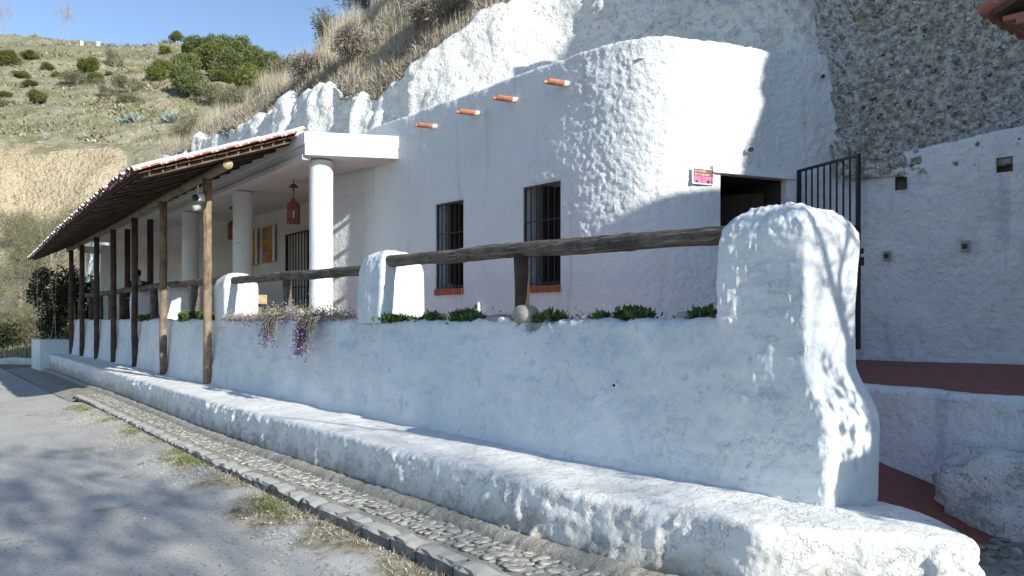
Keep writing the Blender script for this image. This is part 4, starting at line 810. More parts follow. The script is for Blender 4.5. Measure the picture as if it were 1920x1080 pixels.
lantern(-14.35, 5.85, 4.42, 'red clay lantern hanging beside the nearest big column'); lantern(-17.85, 5.85, 4.42, 'clay lantern half hidden behind the second column')
def backpt(a): return interp(a, [(p[0], p[1]) for p in bk]) - .05
for (a0, a1, z0, z1, lab, ph) in ((-20.2, -19.42, 3.16, 4.06, 'orange information panel nearer the second column, without photos', 0), (-19.15, -18.42, 3.18, 4.07, 'orange information panel with two small dark photographs', 1)):
    t = float(backpt((a0 + a1) / 2)) - .03; g = thing('information_panel', lab, 'panel', (a0, t, z0), 'orange panels on the porch wall')
    mb = MB(); mb.box((a0, t, z0), (a1, t + .04, z1)); mb.build('backing', 'white', g)
    zm = z0 + (z1 - z0) * .55; mb = MB(); mb.box((a0, t - .006, z0), (a1 - .05, t, zm)); mb.build('orange_field', 'orange', g); mb = MB(); mb.box((a0, t - .006, zm), (a1 - .05, t, z1)); mb.build('mustard_field', 'mustard', g)
    for k in range(6):
        zz_ = z1 - .06 - .035 * k if k < 3 else z0 + .3 - .05 * (k - 3); mb = MB(); mb.box((a0 + .05, t - .010, zz_ - .006), (a0 + rng.uniform(.3, .6), t - .007, zz_ + .006)); mb.build('text_line', 'print_dark', g)
    if ph:
        for zc_ in (z1 - .24, z0 + .22): mb = MB(); mb.box((a0 + .03, t - .012, zc_ - .075), (a0 + .33, t - .007, zc_ + .075)); mb.build('photograph', 'print_grey', g)
st = thing('wooden_stand', 'small pale wooden box on a post beside the pillar behind the railing', 'stand', (-13.95, 5.0, 1.2)); mb = MB(); mb.box((-14.0, 4.96, 1.2), (-13.9, 5.06, 2.02)); mb.build('leg', 'post_wood', st); mb = MB(); mb.box((-14.06, 4.88, 2.02), (-13.78, 5.12, 2.18)); mb.build('box', 'cut_wood', st)
sp = thing('twin_spotlight', 'white twin spotlight standing among the trailing plants', 'spotlight', (-10.6, 4.38, 1.66))
for k, dx in enumerate((0, .17)):
    c = np.array([-10.68 + dx, 4.36, 1.83 - .03 * k]); a_ = np.array([.5, -.75, .25]); mb = MB(); mb.obox(c, (a_, (0.75, .5, 0), (-.12, .2, 1)), (.07, .055, .045)); mb.build('lamp_head', 'white', sp)
    mb = MB(); mb.obox(c + a_ / np.linalg.norm(a_) * .08, (a_, (0.75, .5, 0), (-.12, .2, 1)), (.012, .065, .055)); mb.build('visor', 'white', sp)
mb = MB(); mb.box((-10.70, 4.36, 1.58), (-10.66, 4.40, 1.80)); mb.box((-10.66, 4.365, 1.70), (-10.50, 4.395, 1.73)); mb.build('bracket', 'white', sp)
sk = thing('socket_box', 'tiny white socket box low on the facade between the windows', 'socket', (-9.3, 6.62, 1.95)); mb = MB(); mb.box((-9.34, 6.58, 1.84), (-9.25, 6.66, 1.97)); mb.build('case', 'white', sk); mb = MB(); mb.box((-9.325, 6.575, 1.87), (-9.275, 6.582, 1.94)); mb.build('flap', 'black', sk)
# house sign by the door
sgn = np.array([-6.005, 7.60, 3.44]); sT = np.array([.21, .978, 0]); sT /= np.linalg.norm(sT); sN = np.array([sT[1], -sT[0], 0]); U = np.array([0, 0, 1.])
si = thing('house_sign', 'small pink and brown sign with pale lettering by the dark doorway', 'sign', tuple(sgn))
def sb(name, u0, u1, v0, v1, w0, w1, m): mb = MB(); mb.obox(sgn + sT * (u0 + u1) / 2 + U * (v0 + v1) / 2 + sN * (w0 + w1) / 2, (sT, U, sN), ((u1 - u0) / 2, (v1 - v0) / 2, (w1 - w0) / 2)); return mb.build(name, m, si)
sb('plate', -.215, .215, -.125, .125, .03, .055, 'white'); sb('brown_field', -.195, .205, .0, .115, .055, .058, 'sign_brown'); sb('pink_field', -.195, .205, -.105, 0, .055, .058, 'sign_pink')
for (u, w_, h_) in ((-.13, .05, .035), (.10, .055, .05), (.165, .02, .07), (-.03, .008, .09)): sb('motif', u - w_ / 2, u + w_ / 2, -.105, -.105 + h_, .058, .060, 'sign_purple')
for (txt, u, v, s_) in (('el mundo', -.18, .065, .062), ('del troglodita', -.18, .014, .056)):
    cu = bpy.data.curves.new('lettering', 'FONT'); cu.body = txt; cu.size = s_; cu.extrude = .0008; cu.materials.append(M['sign_text'])
    o = bpy.data.objects.new('lettering', cu); COL.objects.link(o); o.parent = si
    me_ = bpy.data.meshes.new_from_object(o); me_.name = 'lettering'; bpy.data.objects.remove(o); o = bpy.data.objects.new('lettering', me_); COL.objects.link(o); o.parent = si
    R = Matrix((sT, U, sN)).transposed().to_4x4(); o.matrix_local = Matrix.Translation(Vector(sT * u + U * v + sN * .0605)) @ R
si.scale = (.76, .76, .76)
# ================================================================ person in the porch
def skinmesh(name, pts, edges, rad, m, parent, lvl=2):
    me = bpy.data.meshes.new(name); me.from_pydata(pts, edges, []); o = bpy.data.objects.new(name, me); COL.objects.link(o); o.parent = parent
    o.modifiers.new('s', 'SKIN'); me.skin_vertices[0].data[0].use_root = True
    for i, r in enumerate(rad): me.skin_vertices[0].data[i].radius = r if isinstance(r, tuple) else (r, r)
    o.modifiers.new('sub', 'SUBSURF').levels = lvl; o.modifiers['sub'].render_levels = lvl; me.materials.append(M[m])
    for p in me.polygons: p.use_smooth = True
    return o
per = thing('person', 'dark-haired person in a black jacket standing in the porch, turned to the left', 'person', (-23.2, 4.98, float(zfloor(-23.2))), rz=math.radians(75))
b = skinmesh('body', [(0, 0, .92), (0, -.01, 1.15), (0, 0, 1.36), (0, .01, 1.46), (0, .03, 1.54), (0, .05, 1.63), (0, .04, 1.70), (0, .115, 1.60), (.18, 0, 1.38), (.27, .02, 1.12), (.24, .2, .98), (.22, .3, .98), (-.18, 0, 1.38), (-.27, .02, 1.12), (-.24, .2, .98), (-.22, .3, .98), (.1, 0, .86), (.1, .02, .48), (.1, 0, .08), (.1, .14, .03), (-.1, 0, .86), (-.1, .02, .48), (-.1, 0, .08), (-.1, .14, .03)],
    [(0, 1), (1, 2), (2, 3), (3, 4), (4, 5), (5, 6), (5, 7), (2, 8), (8, 9), (9, 10), (10, 11), (2, 12), (12, 13), (13, 14), (14, 15), (0, 16), (16, 17), (17, 18), (18, 19), (0, 20), (20, 21), (21, 22), (22, 23)],
    [(.14, .1), (.12, .09), (.13, .09), .06, .065, .08, .06, .018, .06, .045, .035, .03, .06, .045, .035, .03, .085, .06, .045, .035, .085, .06, .045, .035], 'skin', per)
skinmesh('jacket', [(0, 0, .88), (0, -.01, 1.15), (0, 0, 1.38), (0, .01, 1.44), (.19, 0, 1.38), (.28, .02, 1.12), (.25, .18, 1.0), (-.19, 0, 1.38), (-.28, .02, 1.12), (-.25, .18, 1.0)], [(0, 1), (1, 2), (2, 3), (2, 4), (4, 5), (5, 6), (2, 7), (7, 8), (8, 9)], [(.17, .12), (.15, .115), (.155, .11), .07, .075, .06, .05, .075, .06, .05], 'cloth', per)
skinmesh('trousers', [(0, 0, .92), (.1, 0, .84), (.1, .02, .48), (.1, 0, .12), (-.1, 0, .84), (-.1, .02, .48), (-.1, 0, .12)], [(0, 1), (1, 2), (2, 3), (0, 4), (4, 5), (5, 6)], [(.16, .12), .1, .075, .06, .1, .075, .06], 'trouser', per)
V = IV2 * [.098, .11, .11]; V = V * (1 + .1 * fbm(IV2, .4, 2, 3))[:, None]; V = V[:, :] + [0, .025, 1.665]; V[:, 1] = np.where(V[:, 2] < 1.66, np.minimum(V[:, 1], .045), V[:, 1]); build('hair', V, IF2, 'hair', per, smooth=True, world=False)
# ================================================================ plants on the parapet
def succulent(a, t, z, r, h, label, grp='green succulents in the planter trough', tip=None):
    n = int(900 * (r / .2)); th_ = rng.uniform(0, 6.28, n); rr = r * np.sqrt(rng.uniform(0, 1, n)); k = rng.integers(0, 14, n); kc = rng.uniform(-1, 1, (14, 2)) * [r * .8, r * .45]
    C = np.stack([a + kc[k, 0] + rng.normal(0, .03, n), t + kc[k, 1] * .6 + rng.normal(0, .02, n), np.zeros(n)], 1); hh = 1.2 * h * (.4 + .6 * (1 - np.abs(kc[k, 0]) / (r + .01))) ; C[:, 2] = z + hh * rng.uniform(.1, .8, n)
    D = np.stack([rng.normal(0, .7, n), rng.normal(0, .7, n), rng.uniform(.2, 1.2, n)], 1); V, F = leaves(C, D, rng.uniform(.045, .075, n), .024)
    g = thing('succulent_plant', label, 'plant', (a, t, z), grp); build('leaves', V, F, 'succulent', g)
    mb = MB()
    for c_ in kc[:8]: mb.tube([(a + c_[0] * .6, t, z - .02), (a + c_[0], t + c_[1] * .6, z + h * .4)], .008, 5)
    tag(mb.build('stems', 'twig', g), kind='stuff')
for (a, r, h, lab) in ((-7.62, .34, .10, 'spreading green succulent at the foot of the pillar left of the windows'), (-6.80, .19, .12, 'small round green succulent, second from the pillar by the windows'), (-6.2, .32, .15, 'tall green succulent clump with bright tips below the left window bars'), (-4.92, .20, .13, 'yellowing succulent just right of the round stone'), (-4.07, .33, .15, 'wide dark green succulent clump alone in the middle of the near trough'), (-3.33, .13, .14, 'little dark succulent tucked against the tallest pillar')):
    succulent(a, 4.27, float(partop(a)) - .05, r, h, lab)
succulent(-15.6, 4.45, 1.68, .9, .22, 'bright green mound of leaves behind the first timber post'); succulent(-19.9, 4.6, 1.70, .8, .2, 'dark green mound at the foot of the farthest pillar')
for (c, r, lab) in (((-5.20, 4.20, 1.735), (.115, .09, .085), 'round grey stone on the parapet edge beside the rail support'), ((-5.62, 4.22, 1.70), (.13, .08, .035), 'flat grey stone lying on the parapet left of the rail support'), ((-3.50, 4.25, 1.70), (.06, .05, .04), 'small dark stone beside the plant next to the tallest pillar')):
    boulder(c, r, lab, 'concrete', 7, .10, 'stone', 'stone')
boulder((-5.42, 4.14, 1.69), (.06, .05, .025), 'small pale chip of stone left of the round stone', 'plaster', 9, .2, 'stone', 'stone')
# litter and creeping growth in the trough
n = 5200; x = rng.uniform(-9, -3.2, n); C = np.stack([x, 4.22 + np.abs(rng.normal(0, .10, n)), partop(x) - .03 + np.abs(rng.normal(0, .018, n)) * (1.5 + np.sin(x * 5.3))], 1); keep = fbm(C * [1, 1, 0], .35, 3, 4) > -.05; C = C[keep]
V, F = leaves(C, rng.normal(size=C.shape) + [0, 0, .4], .035, .012); tag(build('trough_ground_cover', V, F, ['greygrass', 'ivy', 'moss'], mi=rng.choice(3, len(F), p=[.6, .3, .1])), kind='stuff')
# trailing plant
g = thing('trailing_flower_plant', 'trailing plant with purple flowers hanging over the parapet edge', 'plant', (-10.8, 4.15, 1.7))
mb = MB(); LV = []; LD = []; FV = []
def strand(x, ln, side):
    p = np.array([x, 4.16 + rng.uniform(-.02, .1), 1.72 + rng.uniform(0, .04)]); pts = [p.copy()]; v = np.array([rng.normal(0, .3), -.8, .15])
    while len(pts) < ln / .05:
        p = p + .05 * v / np.linalg.norm(v); p[1] = max(p[1], 4.035 + .0 * p[2] - rng.uniform(0, .03)) if p[2] > 1.75 else min(p[1], 4.06 - rng.uniform(0, .05)); v = v * .75 + np.array([rng.normal(0, .25) + side, 0, -.55]) ; pts.append(p.copy())
        for _ in range(4): LV.append(p + rng.normal(0, .014, 3)); LD.append(rng.normal(size=3) + [0, -.6, 0])
    mb.tube(pts, .0035, 4, False); return p
for k in range(16): q = strand(rng.normal(-10.6, .10), rng.uniform(.2, .45), -.03); 
FL = []
for k in range(16): FL.append(strand(rng.normal(-10.62, .08), rng.uniform(.3, .55), -.02))
for k in range(54): FL.append(strand(rng.normal(-9.4, .15), rng.uniform(.2, .62), -.02))
mb.build('stems', 'twig', g)
n = 6500; xx = rng.uniform(-13.2, -8.6, n); prob = sm(xx, -14, -13) * 1.0; C = np.stack([xx, 4.11 + np.abs(rng.normal(0, .12, n)), 1.71 + np.abs(rng.normal(0, .05, n)) * (1 + .8 * (np.abs(xx + 10.2) < 1.2))], 1)
V, F = leaves(C, rng.normal(size=(n, 3)) + [0, 0, .3], .035, .012); build('matted_foliage', V, F, 'greygrass', g)
V, F = leaves(np.array(LV), np.array(LD), .03, .011); build('hanging_leaves', V, F, 'ivy', g)
C = []
for p in FL:
    for _ in range(3): C.append(p + rng.normal(0, .03, 3) + [0, -.02, 0])
for _ in range(160): C.append(np.array([rng.uniform(-12.8, -8.8), 4.06 + rng.uniform(-.04, .1), 1.72 + rng.uniform(-.1, .06)]))
C = np.array(C); V, F = leaves(C, rng.normal(size=(len(C), 3)) + [0, -.6, 0], .034, .026); tag(build('purple_flowers', V, F, 'purple', g), kind='stuff')
# little drain hole cap in the parapet
mb = MB(); mb.tube([(-3.98, 4.09, 1.21), (-3.98, 4.045, 1.205)], [.022, .022], 12); o = tag(mb.build('drain_pipe_end', 'white'), 'tiny white pipe end sticking out of the near parapet', 'pipe'); mb = MB(); mb.tube([(-3.98, 4.06, 1.206), (-3.98, 4.042, 1.205)], .013, 10); mb.build('pipe_mouth', 'black', o)
# ================================================================ vegetation generators
def bush(name, label, cat, base, blobs, n, leaf, wd, mt, grp, trunk=True, inner=.45, bark='twig', dirbias=.3):
    g = thing(name, label, cat, base, grp); B = np.array(base); C, d_ = crown_pts(blobs, n, inner)
    V, F = leaves(C + 0, d_ + rng.normal(0, .7, d_.shape) + [0, 0, dirbias], rng.uniform(.6, 1.3, n) * leaf, wd)
    me = mesh('crown', V, F, mt); link('crown', me, g)
    if trunk:
        mb = MB(); h0 = blobs[0][2]
        mb.tube([(0, 0, -.3), (0, 0, h0 * .5), (blobs[0][0], blobs[0][1], h0)], [.12 * h0 ** .5, .09 * h0 ** .5, .04], 6)
        for b_ in blobs[1:6]: mb.tube([(0, 0, h0 * .3), (b_[0] * .6, b_[1] * .6, b_[2] * .7), (b_[0], b_[1], b_[2])], [.06, .04, .02], 5)
        link('trunk', mesh('trunk', np.concatenate(mb.V), mb.F, bark), g)
    return g
def blobset(R, H, k=9, flat=1.):
    out = [(0, 0, H * .55, R * .72, R * .72, H * .42)]
    for _ in range(k):
        th_ = rng.uniform(0, 6.28); q = R * rng.uniform(.3, .62); z = H * rng.uniform(.25, .75); s = rng.uniform(.3, .45); out.append((q * math.cos(th_), q * math.sin(th_), z, R * s, R * s, H * s * .75))
    return out
protos = {}
def hill_tree(kind, X, Y, hw, h, label, cat='bush'):
    """unit-size crowns (radius 1, height 1.4) scaled; four variants of each kind share their mesh"""
    key = (kind, rng.integers(0, 3)); R, H = hw * Y / 1450 * (1.08 if cat == 'bush' else 1.3), h * Y / 1450 * (1.05 if cat == 'bush' else 1.15); p = onhill(np.array([X]), np.array([Y]))[0]
    if key not in protos:
        mt, lf, nm = {'pine': ('pine', .085, 'round_shrub'), 'mixed': ('bluepine', .085, 'tree'), 'dull': ('dull', .17, 'dry_shrub')}[kind]
        protos[key] = bush(nm, label, cat, tuple(p), blobset(1, 1.35, 11), 13000 if kind != 'dull' else 2200, lf, lf * .4 if kind != 'dull' else lf * .14, mt, None, inner=.5 if kind != 'dull' else .1); o = protos[key]
    else: o = copy_tree(protos[key])
    o.name = 'tree' if cat == 'tree' else 'shrub'
    o.location = (p[0], p[1], p[2] - .1 * H); o.scale = (R, R, H / 1.35); o.rotation_euler = (0, 0, rng.uniform(0, 6.28)); tag(o, label, cat, {'tree': 'trees on the hillside', 'bush': 'shrubs dotted over the hillside'}[cat]); return o
HS = [(-53.1, 81.5, 28, 28, 'pine', 'low green shrub at the left edge high on the hillside'), (-52.3, 84, 22, 18, 'pine', 'flat green shrub second from the left edge near the skyline'), (-48.5, 80.8, 13, 15, 'pine', 'small green shrub right of two flatter ones near the skyline'), (-44.3, 80.8, 26, 30, 'pine', 'bright rounded green shrub alone on the upper hillside'),
      (-46.4, 78.8, 11, 11, 'pine', 'tiny green shrub left of the grey bushy patch'), (-48.8, 77.1, 19, 16, 'pine', 'flat green shrub in the upper left of the hillside'), (-45.9, 73.6, 16, 13, 'pine', 'very low green shrub on the worn left slope'), (-41.3, 67.2, 21, 26, 'pine', 'pointed little green shrub lowest of the left slope'), (-45.6, 69.6, 15, 14, 'pine', 'small shrub cut by the left edge, on the worn slope'),
      (-41.6, 74, 36, 30, 'dull', 'wide grey-green scrubby patch in the middle of the hillside'), (-40.5, 75.2, 18, 22, 'pine', 'green shrub at the right of the grey scrubby patch'), (-39.3, 73.6, 13, 15, 'dull', 'small grey shrub below the scrubby patch'), (-40.2, 77.2, 9, 11, 'pine', 'tiny green shrub right of the scrubby patch'), (-43.1, 84.2, 20, 42, 'dull', 'feathery pale bush near the skyline'),
      (-35.3, 71.5, 36, 34, 'dull', 'loose grey-green bush in mid hillside'), (-36.7, 70.4, 20, 24, 'dull', 'pale loose bush left of the two agaves'), (-33.7, 67.8, 32, 20, 'dull', 'low dull bush just above the agaves'), (-43.9, 67.0, 20, 13, 'dull', 'low dull bush by the left edge above the sandy bank'),
      (-41.1, 94.7, 15, 23, 'mixed', 'small round dark shrub on the skyline left of the trees'), (-40.7, 90.8, 14, 18, 'pine', 'small shrub just below the skyline left of the trees')]
for (X, Y, hw, h, k, lab) in HS: hill_tree(k, X, Y, hw, h, lab)
HT = [(-35.4, 78.1, 25, 40, 'pine', 'yellow-green round tree leftmost of the grove'), (-34.1, 80.4, 29, 47, 'mixed', 'round tree second from the left of the grove'), (-29.2, 70.5, 36, 58, 'mixed', 'large bushy tree at the lower left of the grove'), (-30.1, 81.7, 42, 52, 'mixed', 'broad tree in the middle of the grove'),
      (-33.2, 85.3, 36, 50, 'pine', 'bright tree behind the middle of the grove'), (-32, 88.5, 40, 64, 'mixed', 'tallest tree of the grove, on its skyline'), (-30.4, 89, 35, 56, 'mixed', 'dark tree right of the tallest one on the skyline'), (-28.5, 89, 32, 50, 'mixed', 'skyline tree third from the right end of the grove'),
      (-25.7, 86.8, 32, 50, 'mixed', 'rightmost tree of the grove, half behind the dry grass'), (-27.9, 82.7, 36, 48, 'pine', 'yellowish tree low on the right side of the grove'), (-29.9, 79.5, 20, 22, 'pine', 'small bright tree in front of the middle of the grove'), (-26.8, 69.5, 32, 46, 'dull', 'dull grey-green bush right of the large lower tree'),
      (-25.8, 72, 36, 42, 'dull', 'loose dry bush at the lower right of the grove'), (-25.4, 76.6, 36, 60, 'pine', 'tall yellow-green tree behind the dry bush'), (-36.4, 89.4, 28, 36, 'mixed', 'tree on the left end of the skyline grove'), (-35.2, 89.5, 27, 42, 'mixed', 'second tree on the left skyline of the grove'), (-27.2, 90.5, 30, 46, 'mixed', 'farthest dark tree near the right of the skyline grove')]
for (X, Y, hw, h, k, lab) in HT: hill_tree(k, X, Y, hw, h, lab, 'tree')
# agaves
def agave(X, Y, label, spread):
    p = onhill(np.array([X]), np.array([Y]))[0]; g = thing('agave', label, 'plant', tuple(p), 'agaves on the hillside')
    for r_ in range(spread):
        cx, cy = rng.uniform(-1.1, 1.1), rng.uniform(-.4, .4); n = 26; th_ = rng.uniform(0, 6.28, n); el = rng.uniform(.35, 1.4, n); D = np.stack([np.cos(th_) * np.cos(el), np.sin(th_) * np.cos(el), np.sin(el)], 1)
        V, F = leaves(np.tile([cx, cy, -.1], (n, 1)), D, rng.uniform(.7, 1.15, n), .16); link('rosette', mesh('rosette', V, F, 'agave'), g)
agave(-31.3, 63.3, 'larger pale blue agave clump, left of the two', 7); agave(-28.1, 63.3, 'smaller pale blue agave clump, right of the two', 5)
# bare trees
def bare_tree(name, base, H, levels, r0, label, mt='twig', spread=.6, seed=3, grp=None, twigs=3, first=.35):
    R = random.Random(seed); mb = MB(); tw = MB()
    def grow(p, d_, L_, r, lv):
        pts = [p]; q = p.copy(); dd_ = d_.copy()
        for k in range(4): dd_ = dd_ + np.array([R.gauss(0, .10), R.gauss(0, .10), .05]); dd_ /= np.linalg.norm(dd_); q = q + dd_ * L_ / 4; pts.append(q.copy())
        (mb if lv < 2 else tw).tube(pts, np.linspace(r, r * .62, 5), 7 if lv < 2 else 4, False)
        if lv >= levels: return
        for k in range(twigs + (1 if lv else 0)):
            v = np.array([R.gauss(0, spread), R.gauss(0, spread), R.uniform(-.05, .5)]); nd = dd_ + v; nd /= np.linalg.norm(nd); s = pts[4 if k < 2 else R.choice([2, 3, 3])]
            grow(s, nd, L_ * R.uniform(.62, .82), r * .62 * (1 if k < 2 else .75), lv + 1)
    grow(np.array([0, 0, -.1]), np.array([.02, .02, 1.]), H * first, r0, 0); g = thing(name, label, 'tree', base, grp)
    link('trunk', mesh('trunk', np.concatenate(mb.V), mb.F, mt, smooth=True), g); link('crown', mesh('crown', np.concatenate(tw.V), tw.F, mt), g); return g
def shade_tree():
    g = thing('bare_tree', 'slim bare tree beside the alley throwing branch shadows onto the tallest pillar', 'tree', (2.3, 4.97, .1)); mb = MB(); tw = MB(); X = 2.3
    mb.tube([(X, 5.0, 0), (X, 4.98, 1.5), (X, 4.94, 2.8), (X, 4.90, 3.75)], [.11, .095, .085, .07], 9)
    br = [[(4.90, 3.70), (4.80, 3.85), (4.62, 4.12), (4.50, 4.32), (4.38, 4.60), (4.2, 5.0), (4.0, 5.6)], [(4.90, 3.72), (4.82, 3.98), (4.77, 4.25), (4.83, 4.48), (4.95, 4.75), (5.05, 5.3)], [(4.91, 3.68), (4.98, 3.85), (5.08, 4.1), (5.2, 4.5), (5.4, 5.0)], [(4.83, 4.45), (4.98, 4.38), (5.1, 4.3), (5.25, 4.3)]]
    for k, b_ in enumerate(br): mb.tube([(X + .1 * i * (1 if k % 2 else -1), t, z) for i, (t, z) in enumerate(b_)], np.linspace(.040 if k < 3 else .02, .014, len(b_)), 7)
    for k in range(90):
        b_ = br[rng.integers(0, 3)]; t, z = b_[rng.integers(1, len(b_))]; p = np.array([X, t, z]); v = rng.normal(0, 1, 3); v[2] = abs(v[2]) * .5; v /= np.linalg.norm(v); L_ = rng.uniform(.2, .7)
        tw.tube([p, p + v * L_ * .5 + rng.normal(0, .03, 3), p + v * L_], [.009, .006, .003], 4)
    C = np.concatenate([np.stack([X + rng.normal(0, .12, 26), rng.normal(c_[0], .13, 26), rng.normal(c_[1], .13, 26)], 1) for c_ in ((4.78, 3.35), (4.66, 3.15), (4.72, 3.0), (4.88, 3.3), (4.62, 3.45), (4.6, 2.85), (4.9, 2.95), (4.55, 4.9), (5.0, 4.9))])
    V, F = leaves(C, rng.normal(size=C.shape), .10, .05)
    mb.build('trunk', 'twig', g, True); tw.build('twigs', 'twig', g); build('crown', V, F, 'dull', g)
shade_tree()
def road_tree(base, blobs, label, seed):
    g = bare_tree('roadside_tree', base, 12.0, 6, .2, label, seed=seed, spread=.6, first=.4, twigs=3)
    C = []
    for (x, y, z, r) in blobs:
        k = 20; C.append(np.stack([x + rng.normal(0, r, k), y + rng.normal(0, r * .42, k), z + rng.normal(0, r * .38, k)], 1))
    C = np.concatenate(C); V, F = leaves(C, rng.normal(size=C.shape), .26, .11); build('leaf_clumps', V, F, 'dull', g)
bl = []
for k in range(62):
    bl.append((rng.uniform(9, 13), rng.uniform(-3.6, 3.5), rng.uniform(7.7, 10.2), rng.uniform(.35, .8)))
road_tree((10.5, .9, 0), [b for b in bl if b[1] > -1], 'large roadside tree casting soft clumpy shadows over the asphalt', 5)
road_tree((12, -2.5, 0), [b for b in bl if b[1] <= -1], 'second large tree farther across the road casting shadows on the asphalt', 8)
for (px_, Y, h, lab, sd) in ((115, 95.5, 4.4, 'pale bare tree on the skyline above the left hillside', 3), (2, 95.5, 4.2, 'pale bare tree cut by the left edge of the skyline', 9)):
    X = (px_ - 960) / 1450 * Y; p = onhill(np.array([X]), np.array([Y]))[0]; bare_tree('bare_tree', tuple(p), h, 5, .05, lab, 'paletwig', .6, sd, 'bare trees on the skyline')
# pale marker stones on the skyline
for (px_, Y, h, lab) in ((153, 93, .45, 'pale marker stone left of its twin on the skyline'), (184, 94, .4, 'small white marker stone on the skyline')):
    X = (px_ - 960) / 1450 * Y; p = onhill(np.array([X]), np.array([Y]))[0]; mb = MB(); mb.box((p[0] - .18, p[1] - .18, p[2] - .3), (p[0] + .18, p[1] + .18, p[2] + h), .04); tag(mb.build('marker_stone', 'cliff_white'), lab, 'stone', 'marker stones on the skyline')
# hillside ground cover
n = 26000; Y = rng.uniform(56, 98, n); X = rng.uniform(-.70, -.20, n) * Y; keep = fbm(np.stack([X, Y, 0 * X], 1), 4, 3, 9) > rng.uniform(-.55, .35, n); X, Y = X[keep], Y[keep]; P = onhill(X, Y)
V, F = blades(P - [0, 0, .05], rng.uniform(.1, .34, len(P)), rng.uniform(.08, .3, len(P)), .8); mi = None
half = len(F) // 2; tag(build('hill_grass', V[:half * 3], F[:half], 'olive'), kind='stuff'); tag(build('hill_dry_tufts', V[half * 3:], F[half:] - half * 3, 'greygrass'), kind='stuff')
# ================================================================ grassy slope above the cave
sa = np.concatenate([np.arange(-58, -36, .5), np.arange(-36, -4, .2)]); tv = np.concatenate([np.linspace(0, 1, 60) , [1.25, 1.7, 2.5, 4.0]])
ex = interp(sa, list(zip(cp[:, 0], CLTOP[:, 0]))); ey = interp(sa, list(zip(cp[:, 0], CLTOP[:, 1]))); ez = interp(sa, list(zip(cp[:, 0], CLTOP[:, 2])))
far_ = sm(sa, -44, -50); ex = np.where(sa < -45.9, sa, ex); ez = ez * (1 - far_) - .3 * far_
rid_z = interp(sa, [(-60, -.3), (-50, 4.5), (-44, 8.4), (-40, 9.6), (-36, 10.6), (-29, 11.7), (-22.8, 11.9), (-16, 12.8), (-5, 15)]); rid_t = interp(sa, [(-60, 12), (-16, 12), (-11, 14.5), (-5, 14.5)])
T = (ey + .10)[:, None] + (rid_t - ey - .10)[:, None] * tv[None]; Z = ez[:, None] - .04 + (rid_z - ez)[:, None] * np.minimum(tv, 1)[None] ** .95 - np.maximum(tv - 1, 0)[None] * .3
Xs = ex[:, None] + (sa - ex)[:, None] * np.minimum(tv * 2, 1)[None]
P = np.stack([Xs, T, Z], -1); P[..., 2] += .22 * fbm(P, 1.1, 4, 3) * sm(tv, 0, .1)[None] + .5 * fbm(P, 4, 2, 8) * sm(tv, 0.1, .5)[None]
skirt = P[:, :1].copy(); skirt[..., 2] -= 1.0; skirt[..., 1] += .25; P = np.concatenate([skirt, P], 1)
tag(build('grassy_slope', P, gridF(*P.shape[:2]), 'slope', smooth=True), kind='structure')
SP = P
def onslope(a, f):
    i = np.clip(np.searchsorted(sa, a), 1, len(sa) - 1); j = np.clip(1 + f * 59, 1, 59.99); j0 = j.astype(int); w = (j - j0)[:, None]; w2 = ((a - sa[i - 1]) / (sa[i] - sa[i - 1]))[:, None]
    A_ = SP[i - 1, j0] * (1 - w) + SP[i - 1, j0 + 1] * w; B_ = SP[i, j0] * (1 - w) + SP[i, j0 + 1] * w; return A_ * (1 - w2) + B_ * w2
n = 150000; a = -rng.uniform(8.5, 44, n); f = rng.uniform(0, 1.0, n); C = onslope(a, f); tall = sm(fbm(C, 1.6, 3, 5), -.05, .3) * sm(f, .08, .25)
keep = rng.uniform(0, 1, n) < .25 + .75 * tall; C, tall = C[keep], tall[keep]; h = rng.uniform(.15, .4, len(C)) + tall * rng.uniform(.2, .9, len(C))
V, F = blades(C - [0, 0, .05], h, rng.uniform(.010, .022, len(C)), .16); mi = (rng.uniform(0, 1, len(F)) > .6 + .3 * tall).astype(int)
tag(build('tall_dry_grass', V, F, ['drygrass', 'greygrass'], mi=mi), kind='stuff')
n = 60000; a = -rng.uniform(8.5, 44, n); f = np.abs(rng.normal(0, .28, n)); f = np.where(f > 1, .5, f); C = onslope(a, f); keep = fbm(C, .9, 3, 15) > -.05; C = C[keep]; V, F = leaves(C, rng.normal(0, .7, (len(C), 3)) + [0, 0, .8], rng.uniform(.12, .35, len(C)), .02)
tag(build('slope_underbrush', V, F, ['greygrass', 'twig'], mi=(rng.uniform(0, 1, len(F)) > .5).astype(int)), kind='stuff')
ii = -rng.uniform(9, 34, 260); C = onslope(ii, np.abs(rng.normal(0, .05, 260))); stones(C, rng.uniform(.02, .08, 260), 'cliff_white', 'slope_stones')
sh = [(-27, .75, 1.0, 'dull', 'pale grey bush on the crest of the grass slope, farther one'), (-24.6, .86, 1.1, 'dull', 'grey bush on the crest of the grass slope, middle one'), (-22.4, .92, 1.25, 'dull', 'grey bush on the crest beside the fence post'), (-20.0, .16, .7, 'twig', 'low brown thicket at the cliff edge, left'), (-17.4, .14, .8, 'twig', 'low brown thicket hanging over the white rock notch'), (-14.6, .22, .9, 'twig', 'dark brown thicket above the smooth white rock'), (-13.2, .2, .8, 'twig', 'dark brown thicket right of the larger one on the edge'), (-17.0, .6, .9, 'dull', 'grey-brown bush in the middle of the grass slope'), (-31, .55, 1.1, 'dull', 'dry bush low on the left end of the grass slope'), (-35, .45, 1.3, 'dull', 'dry bush at the far left end of the grass slope'), (-33, .8, 1.2, 'dull', 'dry bush on the left crest of the grass slope'), (-38, .7, 1.4, 'dull', 'dry bush behind the canopy on the slope end')]
